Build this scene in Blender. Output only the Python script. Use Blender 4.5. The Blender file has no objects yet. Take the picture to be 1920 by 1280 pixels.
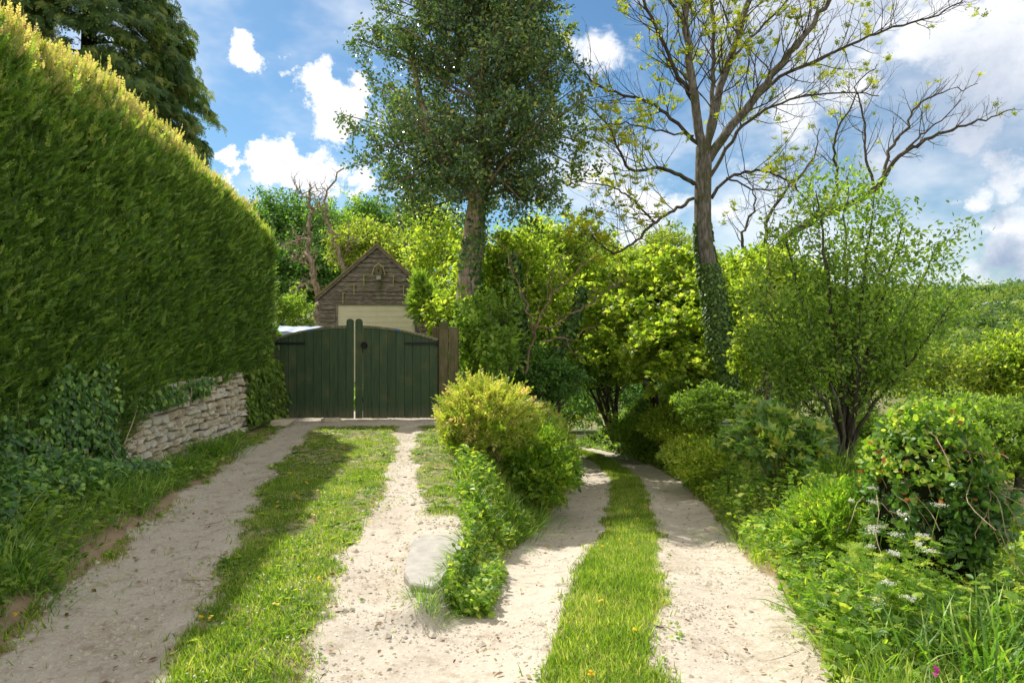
import bpy, math, random
import numpy as np
from mathutils import Vector
sc = bpy.context.scene
R = math.radians
# ------------------------------------------------------------ camera
F, HOR, EYE = 1280.0, 600.0, 1.6
cam = bpy.data.objects.new('camera', bpy.data.cameras.new('camera')); sc.collection.objects.link(cam)
cam.data.sensor_width = 36; cam.data.lens = 24; cam.location = (0, 0, EYE); cam.rotation_euler = (R(90), 0, 0)
cam.data.shift_y = -(640-HOR)/1920.0
cam.data.clip_end = 3000; sc.camera = cam
def at(px, py, Y): return np.array([(px-960)/F*Y, Y, EYE-(py-HOR)/F*Y])
# ------------------------------------------------------------ light
SUN = Vector((-0.62, 0.78, 1.0)).normalized()
EL = math.asin(SUN.z); ROT = math.atan2(SUN.x, SUN.y)
w = bpy.data.worlds.new('World'); sc.world = w; w.use_nodes = True
nt = w.node_tree; nt.nodes.clear()
class NB:
    def __init__(s, nt): s.nt = nt
    def n(s, t, **k):
        q = s.nt.nodes.new(t)
        for a, b in k.items(): setattr(q, a, b)
        return q
    def set(s, q, i, v):
        if hasattr(v, 'is_output'): s.nt.links.new(v, q.inputs[i])
        else: q.inputs[i].default_value = v
    def math(s, op, a, b=0.0, c=None, clamp=False):
        q = s.n('ShaderNodeMath', operation=op, use_clamp=clamp); s.set(q, 0, a); s.set(q, 1, b)
        if c is not None: s.set(q, 2, c)
        return q.outputs[0]
    def vm(s, op, a, b=(0, 0, 0), out=0):
        q = s.n('ShaderNodeVectorMath', operation=op); s.set(q, 0, a)
        if op == 'SCALE': s.set(q, 3, b)
        else: s.set(q, 1, b)
        return q.outputs[out]
    def noise(s, vec, scale, detail=4, rough=.55, out=0):
        q = s.n('ShaderNodeTexNoise'); s.set(q, 'Vector', vec); s.set(q, 'Scale', scale); s.set(q, 'Detail', detail); s.set(q, 'Roughness', rough)
        return q.outputs[out]
    def mr(s, v, a, b, c=0.0, d=1.0, smooth=True):
        q = s.n('ShaderNodeMapRange'); q.interpolation_type = 'SMOOTHSTEP' if smooth else 'LINEAR'
        for i, x in enumerate((v, a, b, c, d)): s.set(q, i, x)
        return q.outputs[0]
    def mix(s, f, a, b, bt='MIX'):
        q = s.n('ShaderNodeMix', data_type='RGBA', blend_type=bt); s.set(q, 0, f)
        for i, x in ((6, a), (7, b)):
            s.set(q, i, x if hasattr(x, 'is_output') else (*x, 1) if len(x) == 3 else x)
        return q.outputs[2]
g = NB(nt)
sky = g.n('ShaderNodeTexSky', sky_type='NISHITA', sun_disc=False)
sky.sun_elevation = EL; sky.sun_rotation = ROT; sky.air_density = 1.0; sky.dust_density = 0.4; sky.ozone_density = 2.0
geo = g.n('ShaderNodeTexCoord').outputs['Generated']
dirv = g.vm('NORMALIZE', geo)
warp = g.vm('SCALE', g.vm('SUBTRACT', g.noise(dirv, 5.0, 8, .68, 1), (.5, .5, .5)), 0.20)
wd = g.vm('ADD', dirv, warp)
# cumulus: (px, py, radius px, weight)
BL = [(470, 128, 52, 1), (530, 140, 45, .9), (585, 175, 72, 1), (630, 205, 75, 1), (660, 140, 50, .8), (545, 305, 62, 1), (500, 320, 50, 1), (610, 325, 70, 1),
      (435, 325, 40, .9), (680, 340, 60, .8),
      (1600, 160, 120, .9), (1500, 230, 110, .8), (1740, 60, 150, 1.05), (1880, 90, 170, 1.1), (1400, 330, 120, .6), (1200, 390, 110, .85), (1250, 60, 120, .5), (1120, 100, 90, .6),
      (1130, 320, 100, .7), (1340, 400, 90, .7), (1480, 380, 90, .6), (1830, 345, 62, 1), (1895, 320, 85, 1.1), (1880, 410, 80, 1), (1850, 480, 60, .8), (1800, 510, 60, .6), (1930, 470, 90, 1), (1820, 560, 60, .5),
      (1640, 260, 100, .8), (1830, 200, 130, 1), (2080, 150, 200, 1), (1560, 470, 80, .5), (1720, 480, 70, .4)]
dens = None
for (px, py, rad, wt) in BL:
    d = Vector(((px-960)/F, 1, (HOR-py)/F)); r = rad/F/d.length; d.normalize()
    dist = g.vm('DISTANCE', wd, tuple(d), 1)
    b = g.mr(dist, 0.0, r*1.6, wt, 0.0)
    dens = b if dens is None else g.math('MAXIMUM', dens, b)
n1 = g.noise(g.vm('MULTIPLY', dirv, (1, 1, 1.6)), 9.0, 8, .62)
n0 = g.noise(g.vm('MULTIPLY', dirv, (1, 1, 2.0)), 3.0, 5, .6)
fill_cloud = g.mr(g.vm('DOT_PRODUCT', dirv, (0, 1, 0), 1), 0.3, 0.6, 0.62, 0.0)      # added cloud out of view, thickened as fill light
dens2 = g.math('ADD', g.math('ADD', dens, fill_cloud), g.math('MULTIPLY', g.math('SUBTRACT', n1, .5), 1.7))
rt_ = g.mr(g.vm('DOT_PRODUCT', dirv, (1, 0, 0), 1), .0, .35)
cm = g.mr(dens2, 0.40, g.math('ADD', .66, g.math('MULTIPLY', rt_, .32)))
thin = g.math('MULTIPLY', g.mr(g.math('ADD', n0, g.math('MULTIPLY', rt_, .14)), .44, .72), .65)
cm2 = g.math('MAXIMUM', cm, thin)
thick = g.mr(dens2, .75, 1.25)
# grey bellies on the big bank of cloud at upper right
gb = None
for (px, py, rad) in [(1830, 175, 150), (1720, 215, 90), (1900, 250, 90), (1860, 390, 40), (1580, 300, 100), (1420, 130, 80), (1860, 500, 60)]:
    d = Vector(((px-960)/F, 1, (HOR-py)/F)); r = rad/F/d.length; d.normalize()
    b = g.mr(g.vm('DISTANCE', wd, tuple(d), 1), 0.0, r*1.5, 1.0, 0.0)
    gb = b if gb is None else g.math('MAXIMUM', gb, b)
shade = g.math('MAXIMUM', g.math('MULTIPLY', thick, .25), g.math('MULTIPLY', gb, .9))
shade = g.math('MULTIPLY', shade, g.mr(n1, .25, .7, .6, 1.1))
SKY_STR = 0.10
skyc = g.mix(1.0, sky.outputs[0], (0.56, .79, .89), 'MULTIPLY')
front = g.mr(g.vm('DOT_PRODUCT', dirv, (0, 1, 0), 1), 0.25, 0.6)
ccol = g.mix(g.math('MULTIPLY', shade, front), g.mix(front, (12.2, 11.6, 10.7), (9.0, 9.1, 9.3)), (3.0, 3.8, 5.2))  # unseen clouds behind the camera get a brighter colour as fill light
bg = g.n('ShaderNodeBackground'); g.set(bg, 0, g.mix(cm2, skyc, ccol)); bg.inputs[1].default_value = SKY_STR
nt.links.new(bg.outputs[0], g.n('ShaderNodeOutputWorld').inputs[0])
w.cycles.sampling_method = 'MANUAL'; w.cycles.sample_map_resolution = 512
sl = bpy.data.lights.new('sun', 'SUN'); sl.energy = 5.0; sl.angle = R(0.5); sl.color = (1, .955, .88)
so = bpy.data.objects.new('sun', sl); sc.collection.objects.link(so)
so.rotation_euler = SUN.to_track_quat('Z', 'Y').to_euler(); so.location = (-10, 12, 20)
sc.view_settings.view_transform = 'Standard'; sc.view_settings.look = 'None'; sc.view_settings.exposure = 0.35; sc.view_settings.gamma = 1
sc.cycles.max_bounces = 8; sc.cycles.diffuse_bounces = 5; sc.cycles.glossy_bounces = 2; sc.cycles.transmission_bounces = 4
sc.cycles.caustics_reflective = False; sc.cycles.caustics_refractive = False
# ------------------------------------------------------------ helpers
rng = np.random.default_rng(7)
def norm(v): return v/np.maximum(np.linalg.norm(v, axis=-1, keepdims=True), 1e-9)
def rdir(n): return norm(rng.normal(size=(n, 3)))
def hsh(ix, iy, s):
    h = (ix.astype(np.int64)*374761393 + iy.astype(np.int64)*668265263 + s*974634) & 0xffffffff
    h = ((h ^ (h >> 13))*1274126177) & 0xffffffff
    return ((h ^ (h >> 16)) & 0xffff)/65535.0
def vn(x, y, s=0):
    x = np.asarray(x, float); y = np.asarray(y, float)
    ix, iy = np.floor(x), np.floor(y); fx, fy = x-ix, y-iy
    fx = fx*fx*(3-2*fx); fy = fy*fy*(3-2*fy)
    return (hsh(ix, iy, s)*(1-fx)+hsh(ix+1, iy, s)*fx)*(1-fy)+(hsh(ix, iy+1, s)*(1-fx)+hsh(ix+1, iy+1, s)*fx)*fy
def fbm(x, y, s=0, o=4):
    t = 0; a = .5
    for i in range(o): t = t+a*vn(x*2**i, y*2**i, s+i); a *= .5
    return t/(1-.5**o)
def sst(a, b, x):
    t = np.clip((x-a)/(b-a), 0, 1); return t*t*(3-2*t)
class Acc:
    def __init__(s): s.v = []; s.l = []; s.t = []; s.m = []; s.a = []; s.n = 0; s.mats = []
    def mi(s, mat):
        if mat not in s.mats: s.mats.append(mat)
        return s.mats.index(mat)
    def add(s, v, loops, tot, mat, a=None):
        v = np.asarray(v, float).reshape(-1, 3); loops = np.asarray(loops, np.int64).ravel(); tot = np.asarray(tot, np.int64).ravel()
        s.v.append(v); s.l.append(loops+s.n); s.t.append(tot); s.n += len(v)
        s.m.append(np.full(len(tot), s.mi(mat))); s.a.append(rng.random(len(tot)) if a is None else np.broadcast_to(a, (len(tot),)).astype(float))
        return s
    def scatter(s, tm, P, D, N, S, mat, a=None, W=None):
        """copies of a leaf or spray template at P, growing along D, facing N"""
        n = len(P)
        if n == 0: return s
        tv, tl, tt = tm
        D = norm(np.asarray(D, float)); N = np.asarray(N, float); X = norm(np.cross(D, N)); Z = np.cross(X, D)
        S = np.broadcast_to(S, (n,))[:, None, None]; Ws = S if W is None else np.broadcast_to(W, (n,))[:, None, None]
        V = P[:, None, :]+S*tv[None, :, 1:2]*D[:, None]+Ws*tv[None, :, 0:1]*X[:, None]+S*tv[None, :, 2:3]*Z[:, None]
        L = (tl[None, :]+(np.arange(n)*len(tv))[:, None]).ravel()
        if a is None: a = rng.random(n)
        a = np.clip(np.repeat(a, len(tt))+rng.normal(0, .06, n*len(tt)), 0, 1)
        return s.add(V.reshape(-1, 3), L, np.tile(tt, n), mat, a)
    def tube(s, pts, rad, mat, k=6, cap=False, a=None):
        pts = np.asarray(pts, float); n = len(pts); rad = np.broadcast_to(rad, (n,))
        T = norm(np.gradient(pts, axis=0)); ref = np.array([0, 0, 1.]) if abs(T[0, 2]) < .9 else np.array([1., 0, 0])
        A = norm(np.cross(T, ref)); B = np.cross(T, A)
        th = np.arange(k)*2*math.pi/k
        V = pts[:, None]+rad[:, None, None]*(np.cos(th)[None, :, None]*A[:, None]+np.sin(th)[None, :, None]*B[:, None])
        i = np.arange(n-1)[:, None]*k; j = np.arange(k)[None]; j2 = (j+1) % k
        L = np.stack([i+j, i+j2, i+k+j2, i+k+j], -1).reshape(-1)
        s.add(V.reshape(-1, 3), L, np.full((n-1)*k, 4), mat, a)
        if cap: s.add(V[-1], np.arange(k), [k], mat, a); s.add(V[0][::-1], np.arange(k), [k], mat, a)
        return s
    def box(s, x0, x1, y0, y1, z0, z1, mat, a=None, bev=0.0, jit=0.0, top=None):
        c = np.array([[x, y, z] for z in (z0, z1) for y in (y0, y1) for x in (x0, x1)], float)
        if top: c[4:, 2] = [top[0], top[1], top[0], top[1]]
        c += rng.normal(0, jit, c.shape) if jit else 0
        f = [0, 2, 3, 1, 4, 5, 7, 6, 0, 1, 5, 4, 2, 6, 7, 3, 0, 4, 6, 2, 1, 3, 7, 5]
        return s.add(c, f, [4]*6, mat, rng.random() if a is None else a)
    def prism(s, poly, y0, y1, mat, a=None):
        n = len(poly); p = np.asarray(poly, float)
        V = np.concatenate([np.c_[p[:, 0], np.full(n, y0), p[:, 1]], np.c_[p[:, 0], np.full(n, y1), p[:, 1]]])
        L = list(range(n))+list(range(2*n-1, n-1, -1)); T = [n, n]
        for i in range(n): j = (i+1) % n; L += [j, i, i+n, j+n]; T.append(4)
        return s.add(V, L, T, mat, rng.random() if a is None else a)
    def build(s, name, parent=None, smooth=False, **props):
        me = bpy.data.meshes.new(name)
        if s.v:
            v = np.concatenate(s.v); l = np.concatenate(s.l); t = np.concatenate(s.t)
            me.vertices.add(len(v)); me.vertices.foreach_set('co', v.astype(np.float32).ravel())
            me.loops.add(len(l)); me.loops.foreach_set('vertex_index', l.astype(np.int32))
            me.polygons.add(len(t)); st = np.r_[0, np.cumsum(t)[:-1]]
            me.polygons.foreach_set('loop_start', st.astype(np.int32)); me.polygons.foreach_set('loop_total', t.astype(np.int32))
            me.polygons.foreach_set('material_index', np.concatenate(s.m).astype(np.int32))
            if smooth: me.polygons.foreach_set('use_smooth', np.ones(len(t), bool))
            else: me.polygons.foreach_set('use_smooth', np.zeros(len(t), bool))
            at_ = me.attributes.new('v', 'FLOAT', 'FACE'); at_.data.foreach_set('value', np.concatenate(s.a).astype(np.float32))
            me.update(calc_edges=True)
        for m in s.mats: me.materials.append(m)
        o = bpy.data.objects.new(name, me); sc.collection.objects.link(o)
        if parent is not None: o.parent = parent; o.matrix_parent_inverse = parent.matrix_world.inverted() if False else o.matrix_parent_inverse
        for k, x in props.items(): o[k] = x
        return o
def thing(name, label, cat, group=None):
    o = bpy.data.objects.new(name, None); sc.collection.objects.link(o); o.empty_display_size = .2
    o['label'] = label; o['category'] = cat
    if group: o['group'] = group
    return o
def copy_tree(o, parent=None):
    c = o.copy(); sc.collection.objects.link(c)
    if parent is not None: c.parent = parent
    for ch in list(o.children): copy_tree(ch, c)
    return c
# templates (x = across, y = along, z = out of the leaf)
def T(v, f): return (np.array(v, float), np.array([i for q in f for i in q]), np.array([len(q) for q in f]))
RHOMB = T([(0, 0, 0), (.28, .5, .03), (0, 1, -.05), (-.28, .5, .03)], [(0, 1, 2, 3)])
LEAF = T([(0, 0, 0), (.22, .28, .07), (.24, .62, .05), (0, 1, -.08), (-.24, .62, .05), (-.22, .28, .07)], [(0, 1, 2, 3), (0, 3, 4, 5)])
LONG = T([(0, 0, 0), (.13, .3, .04), (.12, .62, 0), (0, 1, -.15), (-.12, .62, 0), (-.13, .3, .04)], [(0, 1, 2, 3), (0, 3, 4, 5)])
def lobed(rs, sx=1.0, droop=.12):
    n = len(rs); v = [(0, .35, .05)]
    for i, r in enumerate(rs):
        t = -math.pi/2+2*math.pi*(i+.5)/n
        v.append((r*math.cos(t)*sx, .35+r*math.sin(t), -droop*r*r*(2 if i % 2 else 1)))
    return T(v, [(0, 1+i, 1+(i+1) % n) for i in range(n)])
IVY = lobed([.33, .52, .36, .40, .66, .66, .40, .36, .52, .33][:10])
MAPLE = lobed([.25, .5, .34, .62, .36, .78, .36, .62, .34, .5, .25])
GROUNDIVY = lobed([.34, .45, .42, .62, .42, .45, .34])
BLADE = T([(-.035, 0, 0), (.035, 0, 0), (.026, .5, .06), (-.026, .5, .06), (0, 1, .34)], [(0, 1, 2, 3), (3, 2, 4)])
TBLADE = T([(-.016, 0, 0), (.016, 0, 0), (.018, .4, .03), (-.018, .4, .03), (.012, .75, .2), (-.012, .75, .2), (0, 1, .5)], [(0, 1, 2, 3), (3, 2, 4, 5), (5, 4, 6)])
def compose(items):
    """join placed copies of templates into one template: (tm, pos, dir, nrm, size)"""
    V = []; L = []; Tt = []; n = 0
    for tm, p, d, nn, s in items:
        d = norm(np.array(d, float)); x = norm(np.cross(d, np.array(nn, float))); z = np.cross(x, d)
        v = np.array(p)+s*(tm[0][:, 1:2]*d+tm[0][:, 0:1]*x+tm[0][:, 2:3]*z)
        V.append(v); L.append(tm[1]+n); Tt.append(tm[2]); n += len(v)
    return (np.concatenate(V), np.concatenate(L), np.concatenate(Tt))
STEM = T([(-.012, 0, 0), (.012, 0, 0), (.005, 1, 0), (-.005, 1, 0)], [(0, 1, 2, 3)])
def spray(np_, ls, wide=.9, tm=RHOMB, seed=0, droop=.0, up=.25):
    r = random.Random(seed); it = [(STEM, (0, 0, 0), (0, 1, -droop*.3), (0, 0, 1), 1)]
    for i in range(np_):
        t = .12+.82*i/np_; z = -droop*t*t
        for sgn in (-1, 1):
            it.append((tm, (0, t+r.uniform(-.03, .03), z), (sgn*wide, .75, up+r.uniform(-.3, .3)-droop), (r.uniform(-.5, .5), -.3, 1), ls*r.uniform(.75, 1.15)*(1.1-.35*t)))
    it.append((tm, (0, .95, -droop*.9), (0, 1, -droop), (0, 0, 1), ls))
    return compose(it)
SPRAY = [spray(7, .22, seed=i) for i in range(3)]
TWIGLET = [spray(3, .42, tm=LEAF, seed=10+i) for i in range(3)]
PINN = spray(2, .5, 1.0, LEAF, 20, .2)
CYP = [compose([(spray(5, .26, .8, RHOMB, 31+k, .25), (0, i*.16, -.12*(i*.16)**2), (s_*.8, .8, -.35), (0, .2, 1), .62-.1*i) for i in range(4) for s_ in (-1, 1)]+[(spray(5, .3, .8, RHOMB, 40+k, .3), (0, .4, -.05), (0, 1, -.5), (0, 0, 1), .6)]) for k in range(2)]
ROSETTE = compose([(PINN, (0, 0, 0), (math.cos(t)*.8, .7, math.sin(t)*.8), (0, 1, .2), 1) for t in np.arange(5)*2*math.pi/5])
PALM = compose([(LEAF, (0, 0, 0), (math.sin(t), math.cos(t)*.9+.2, -.15), (0, .3, 1), .8) for t in (-1.5, -.75, 0, .75, 1.5)])
FERNY = spray(6, .34, 1.0, TWIGLET[0], 55, .15)
# ------------------------------------------------------------ materials
def mat(name):
    m = bpy.data.materials.new(name); m.use_nodes = True; m.node_tree.nodes.clear(); return m, NB(m.node_tree)
def fin(m, b, sh): b.nt.links.new(sh, b.n('ShaderNodeOutputMaterial').inputs[0]); return m
def pbsdf(b, col, rough=.8, spec=.3, nrm=None, metal=0):
    p = b.n('ShaderNodeBsdfPrincipled'); b.set(p, 'Base Color', col if hasattr(col, 'is_output') else (*col, 1)); b.set(p, 'Roughness', rough); b.set(p, 'Specular IOR Level', spec); b.set(p, 'Metallic', metal)
    if nrm is not None: b.set(p, 'Normal', nrm)
    return p.outputs[0]
def ramp(b, f, stops):
    r = b.n('ShaderNodeValToRGB'); b.set(r, 0, f); e = r.color_ramp.elements
    while len(e) < len(stops): e.new(.5)
    for x, (p, c) in zip(e, stops): x.position = p; x.color = (*c, 1)
    return r.outputs[0]
def bump(b, h, s=.5, d=.02):
    q = b.n('ShaderNodeBump'); b.set(q, 'Strength', s); b.set(q, 'Distance', d); b.set(q, 'Height', h); return q.outputs[0]
def pos(b): return b.n('ShaderNodeNewGeometry').outputs['Position']
def attr(b, n='v'): q = b.n('ShaderNodeAttribute'); q.attribute_name = n; return q.outputs['Fac']
def leafm(name, stops, trans=.45, rough=.45, spec=.4, patch=.35, ps=2.0, tcol=(1.65, 1.8, .6)):
    m, b = mat(name); v = attr(b); n = b.noise(pos(b), ps, 2)
    f = b.math('ADD', v, b.math('MULTIPLY', b.math('SUBTRACT', n, .5), patch*2), clamp=True)
    c = ramp(b, f, stops)
    p = pbsdf(b, c, rough, spec); t = b.n('ShaderNodeBsdfTranslucent'); b.set(t, 0, b.mix(1, c, tcol, 'MULTIPLY'))
    x = b.n('ShaderNodeMixShader'); b.set(x, 0, trans); b.set(x, 1, p); b.set(x, 2, t.outputs[0])
    return fin(m, b, x.outputs[0])
K = {}
K['hedge'] = leafm('hedge_leaf', [(0, (.062, .115, .03)), (.45, (.145, .26, .048)), (.8, (.29, .42, .08)), (1, (.60, .58, .22))], .42, .4, .35, .22, 1.6)
K['crest'] = leafm('hedge_lit_new_growth', [(0, (.16, .22, .035)), (.45, (.34, .36, .09)), (.8, (.52, .46, .22)), (1, (.66, .48, .32))], .45, .4, .4, .2)  # pale new growth, colours raised to paint the sunlit crest band
K['ivy'] = leafm('ivy_leaf', [(0, (0.043, 0.107, 0.03)), (0.5, (0.095, 0.203, 0.048)), (0.85, (0.19, 0.356, 0.067)), (1, (0.38, 0.521, 0.095))], .3, .3, .5, .25)
K['ivyl'] = leafm('olive_ivy_leaf', [(0, (.035, .08, .02)), (.5, (.08, .16, .03)), (.85, (.16, .27, .05)), (1, (.28, .36, .08))], .35, .38, .4, .3)  # yellower olive ivy tone for the ash trunk and stumps
K['holly'] = leafm('holly_leaf', [(0, (0.053, 0.107, 0.053)), (.6, (0.107, 0.193, 0.084)), (.9, (0.240, 0.312, 0.084)), (1, (0.480, 0.480, 0.120))], .28, .28, .6, .2)
K['cyp'] = leafm('cypress_spray', [(0, (0.046, 0.096, 0.032)), (.6, (0.114, 0.195, 0.051)), (1, (0.297, 0.320, 0.080))], .3, .5, .3, .3)
K['grass'] = leafm('grass_blade', [(0, (.10, .18, .025)), (.5, (.22, .34, .04)), (.85, (.38, .46, .08)), (1, (.58, .53, .26))], .45, .45, .3, .62, 2.6)
K['tall'] = leafm('long_grass', [(0, (0.082, 0.180, 0.036)), (.6, (0.180, 0.342, 0.054)), (1, (0.468, 0.540, 0.144))], .45, .4, .4, .3)
K['lime'] = leafm('spring_leaf', [(0, (.10, .18, .025)), (.45, (.25, .34, .045)), (.8, (.42, .50, .08)), (1, (.62, .62, .15))], .58, .42, .4, .3, 1.0, (1.6, 1.7, .65))
K['mid'] = leafm('green_leaf', [(0, (.095, .165, .035)), (.5, (.20, .31, .06)), (1, (.38, .48, .10))], .5, .45, .35, .3, .8)
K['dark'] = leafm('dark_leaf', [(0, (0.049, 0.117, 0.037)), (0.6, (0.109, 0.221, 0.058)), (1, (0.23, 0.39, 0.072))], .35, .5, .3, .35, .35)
K['olive'] = leafm('olive_leaf', [(0, (.09, .15, .03)), (.5, (.22, .29, .055)), (1, (.46, .46, .13))], .5, .5, .3, .3, .6)
K['gold'] = leafm('gold_leaf', [(0, (.22, .34, .05)), (.5, (.44, .52, .08)), (.85, (.60, .60, .17)), (1, (.68, .50, .27))], .45, .45, .3, .3, 4, (1.5, 1.4, .7))
K['ash'] = leafm('ash_leaf', [(0, (.16, .20, .02)), (.5, (.32, .35, .035)), (1, (.50, .46, .06))], .5, .45, .3, .2)
K['vine'] = leafm('broad_leaf', [(0, (.09, .18, .045)), (.5, (.19, .31, .10)), (.8, (.33, .42, .10)), (1, (.62, .58, .12))], .4, .35, .5, .3, 5)
K['weed'] = leafm('weed_leaf', [(0, (0.086, 0.173, 0.029)), (.5, (0.186, 0.316, 0.040)), (.85, (0.374, 0.489, 0.071)), (1, (0.646, 0.646, 0.144))], .5, .45, .35, .3, 3)
K['far'] = leafm('far_leaf', [(0, (0.075, 0.135, 0.045)), (.5, (0.150, 0.240, 0.068)), (1, (0.285, 0.360, 0.090))], .35, .7, .2, .6, .06)
K['dead'] = leafm('dead_leaf', [(0, (.12, .06, .03)), (.5, (.30, .20, .11)), (1, (.50, .40, .28))], .2, .7, .2, .1)
K['red'] = leafm('red_leaf', [(0, (.20, .05, .025)), (1, (.42, .14, .06))], .4, .4, .4, .1)
K['white'] = leafm('white_petal', [(0, (.6, .6, .5)), (1, (.8, .8, .74))], .3, .6, .2, .1, tcol=(1, 1, .9))
K['yellow'] = leafm('yellow_petal', [(0, (.75, .45, .02)), (1, (.85, .6, .03))], .3, .5, .3, .1, tcol=(1, .9, .3))
K['pink'] = leafm('pink_petal', [(0, (.6, .05, .35)), (1, (.7, .12, .45))], .3, .5, .3, .1, tcol=(1, .5, .8))
K['blue'] = leafm('blue_petal', [(0, (.05, .08, .5)), (1, (.12, .15, .6))], .3, .5, .3, .1, tcol=(.5, .5, 1))
def barkm(name, c0, c1, moss=None, sc_=9, st=.25):
    m, b = mat(name); p = pos(b)
    q = b.vm('MULTIPLY', p, (1, 1, st)); n = b.noise(q, sc_*2.2, 8, .65); n2 = b.noise(p, 2.3, 4)
    c = b.mix(b.mr(n, .3, .7), c0, c1)
    if moss: c = b.mix(b.mr(n2, .48, .68, 0, .85), c, moss)
    return fin(m, b, pbsdf(b, c, .9, .15, bump(b, n, .9, .03)))
K['bark'] = barkm('grey_bark', (.065, .056, .045), (.25, .225, .19), (.085, .09, .03))
K['hbark'] = barkm('pale_furrowed_bark', (.15, .105, .075), (.52, .41, .31), (.14, .14, .06))
K['twig'] = barkm('twig_bark', (.035, .03, .022), (.13, .105, .08), (.09, .09, .03), 5)
K['dbark'] = barkm('dark_bark', (.035, .028, .02), (.12, .10, .075), None, 5)
K['rtwig'] = barkm('reddish_twig', (.16, .09, .06), (.34, .24, .17), None, 5)
K['dry'] = barkm('dry_stem', (.28, .20, .12), (.5, .40, .27), None, 5)
def flat(name, col, rough=.7, spec=.3, var=.25, sc_=8, metal=0):
    m, b = mat(name); n = b.noise(pos(b), sc_, 6)
    c = b.mix(n, tuple(x*(1-var) for x in col), tuple(min(1, x*(1+var)) for x in col))
    return fin(m, b, pbsdf(b, c, rough, spec, bump(b, n, .25, .01), metal))
K['core'] = flat('dark_core', (.016, .02, .008), .95, .05)  # near-black filler, inner shade put into the colour
K['earth'] = flat('earth', (.30, .21, .13), .95, .1, .4, 10)
# ground: attribute w_dirt (0..1), w_peb
def groundm():
    m, b = mat('ground_surface'); p = pos(b)
    d = attr(b, 'dirt'); sl_ = attr(b, 'soil')
    n1 = b.noise(p, 2.2, 6, .6); n2 = b.noise(p, 30, 6, .7); n3 = b.noise(p, 8, 5, .6)
    vo = b.n('ShaderNodeTexVoronoi'); b.set(vo, 'Vector', p); b.set(vo, 'Scale', 55.0)
    vo2 = b.n('ShaderNodeTexVoronoi'); b.set(vo2, 'Vector', p); b.set(vo2, 'Scale', 22.0)
    n4 = b.noise(p, .9, 4); dirt = b.mix(n1, (.38, .325, .255), (.58, .515, .425)); dirt = b.mix(b.mr(n4, .5, .68, 0, .45), dirt, (.30, .235, .16))
    dirt = b.mix(b.mr(n2, .42, .75, 0, .7), dirt, (.62, .56, .46))
    dirt = b.mix(b.mr(n3, .50, .72, 0, .65), dirt, (.27, .20, .13))
    dirt = b.mix(b.mr(vo.outputs[0], .32, .12, 0, .5), dirt, (.68, .63, .55))
    dirt = b.mix(b.math('MULTIPLY', b.mr(vo2.outputs[0], .20, .10, 0, .5), b.mr(n3, .45, .62)), dirt, (.40, .34, .27))
    soil = b.mix(n3, (.20, .135, .08), (.42, .31, .20))
    gr = b.mix(b.mr(n3, .4, .62), (.09, .12, .025), (.30, .27, .14))
    c = b.mix(sl_, gr, soil)
    e = b.math('ADD', d, b.math('MULTIPLY', b.math('SUBTRACT', n2, .5), .6))
    c = b.mix(b.mr(e, .35, .65), c, dirt)
    far = b.mr(b.vm('LENGTH', p, out=1), 60, 140, 0, 1)
    c = b.mix(far, c, b.mix(b.noise(p, .03, 4), (.07, .11, .03), (.13, .17, .05)))
    h = b.math('ADD', b.math('MULTIPLY', n2, .6), b.math('MULTIPLY', b.mr(vo2.outputs[0], 0, .3, 1, 0), .6))
    return fin(m, b, pbsdf(b, c, .93, .15, bump(b, h, .7, .018)))
K['ground'] = groundm()
# ------------------------------------------------------------ terrain
LY = np.array([-2, 1, 3.24, 4.8, 6.12, 7.9, 10.3, 14.5, 19.3, 23, 27, 31, 36, 60]); LX = np.array([-.3, .1, .42, .74, 1.0, 1.38, 1.8, 2.43, 2.75, 2.8, 2.4, 1.4, -1, -14])
def lane_c(y): return np.interp(y, LY, LX)
def lane_z(y):
    y = np.asarray(y, float)
    return np.where(y < 30, np.interp(y, [-4, 1, 3.24, 4.8, 6.12, 7.94, 30], [.02, 0, -.12, -.27, -.55, -.88, -3.97]), -3.97-.14*np.minimum(y-30, 12))
DLY = np.array([0, 3.1, 4.3, 5.4, 7.4, 9, 10.5, 11.2, 13])
DLC = np.array([-1.6, -2.02, -2.32, -2.58, -2.98, -3.32, -3.45, -3.5, -3.5])      # left track centre
DRC = np.array([-.3, -.62, -.82, -.95, -1.2, -1.43, -1.62, -1.7, -1.9])            # right track centre
LEFT_E = np.array([-1.9, -2.5, -2.77, -2.97, -3.25, -3.62, -3.95, -4.05, -4.2])    # foot of the left bank
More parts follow.
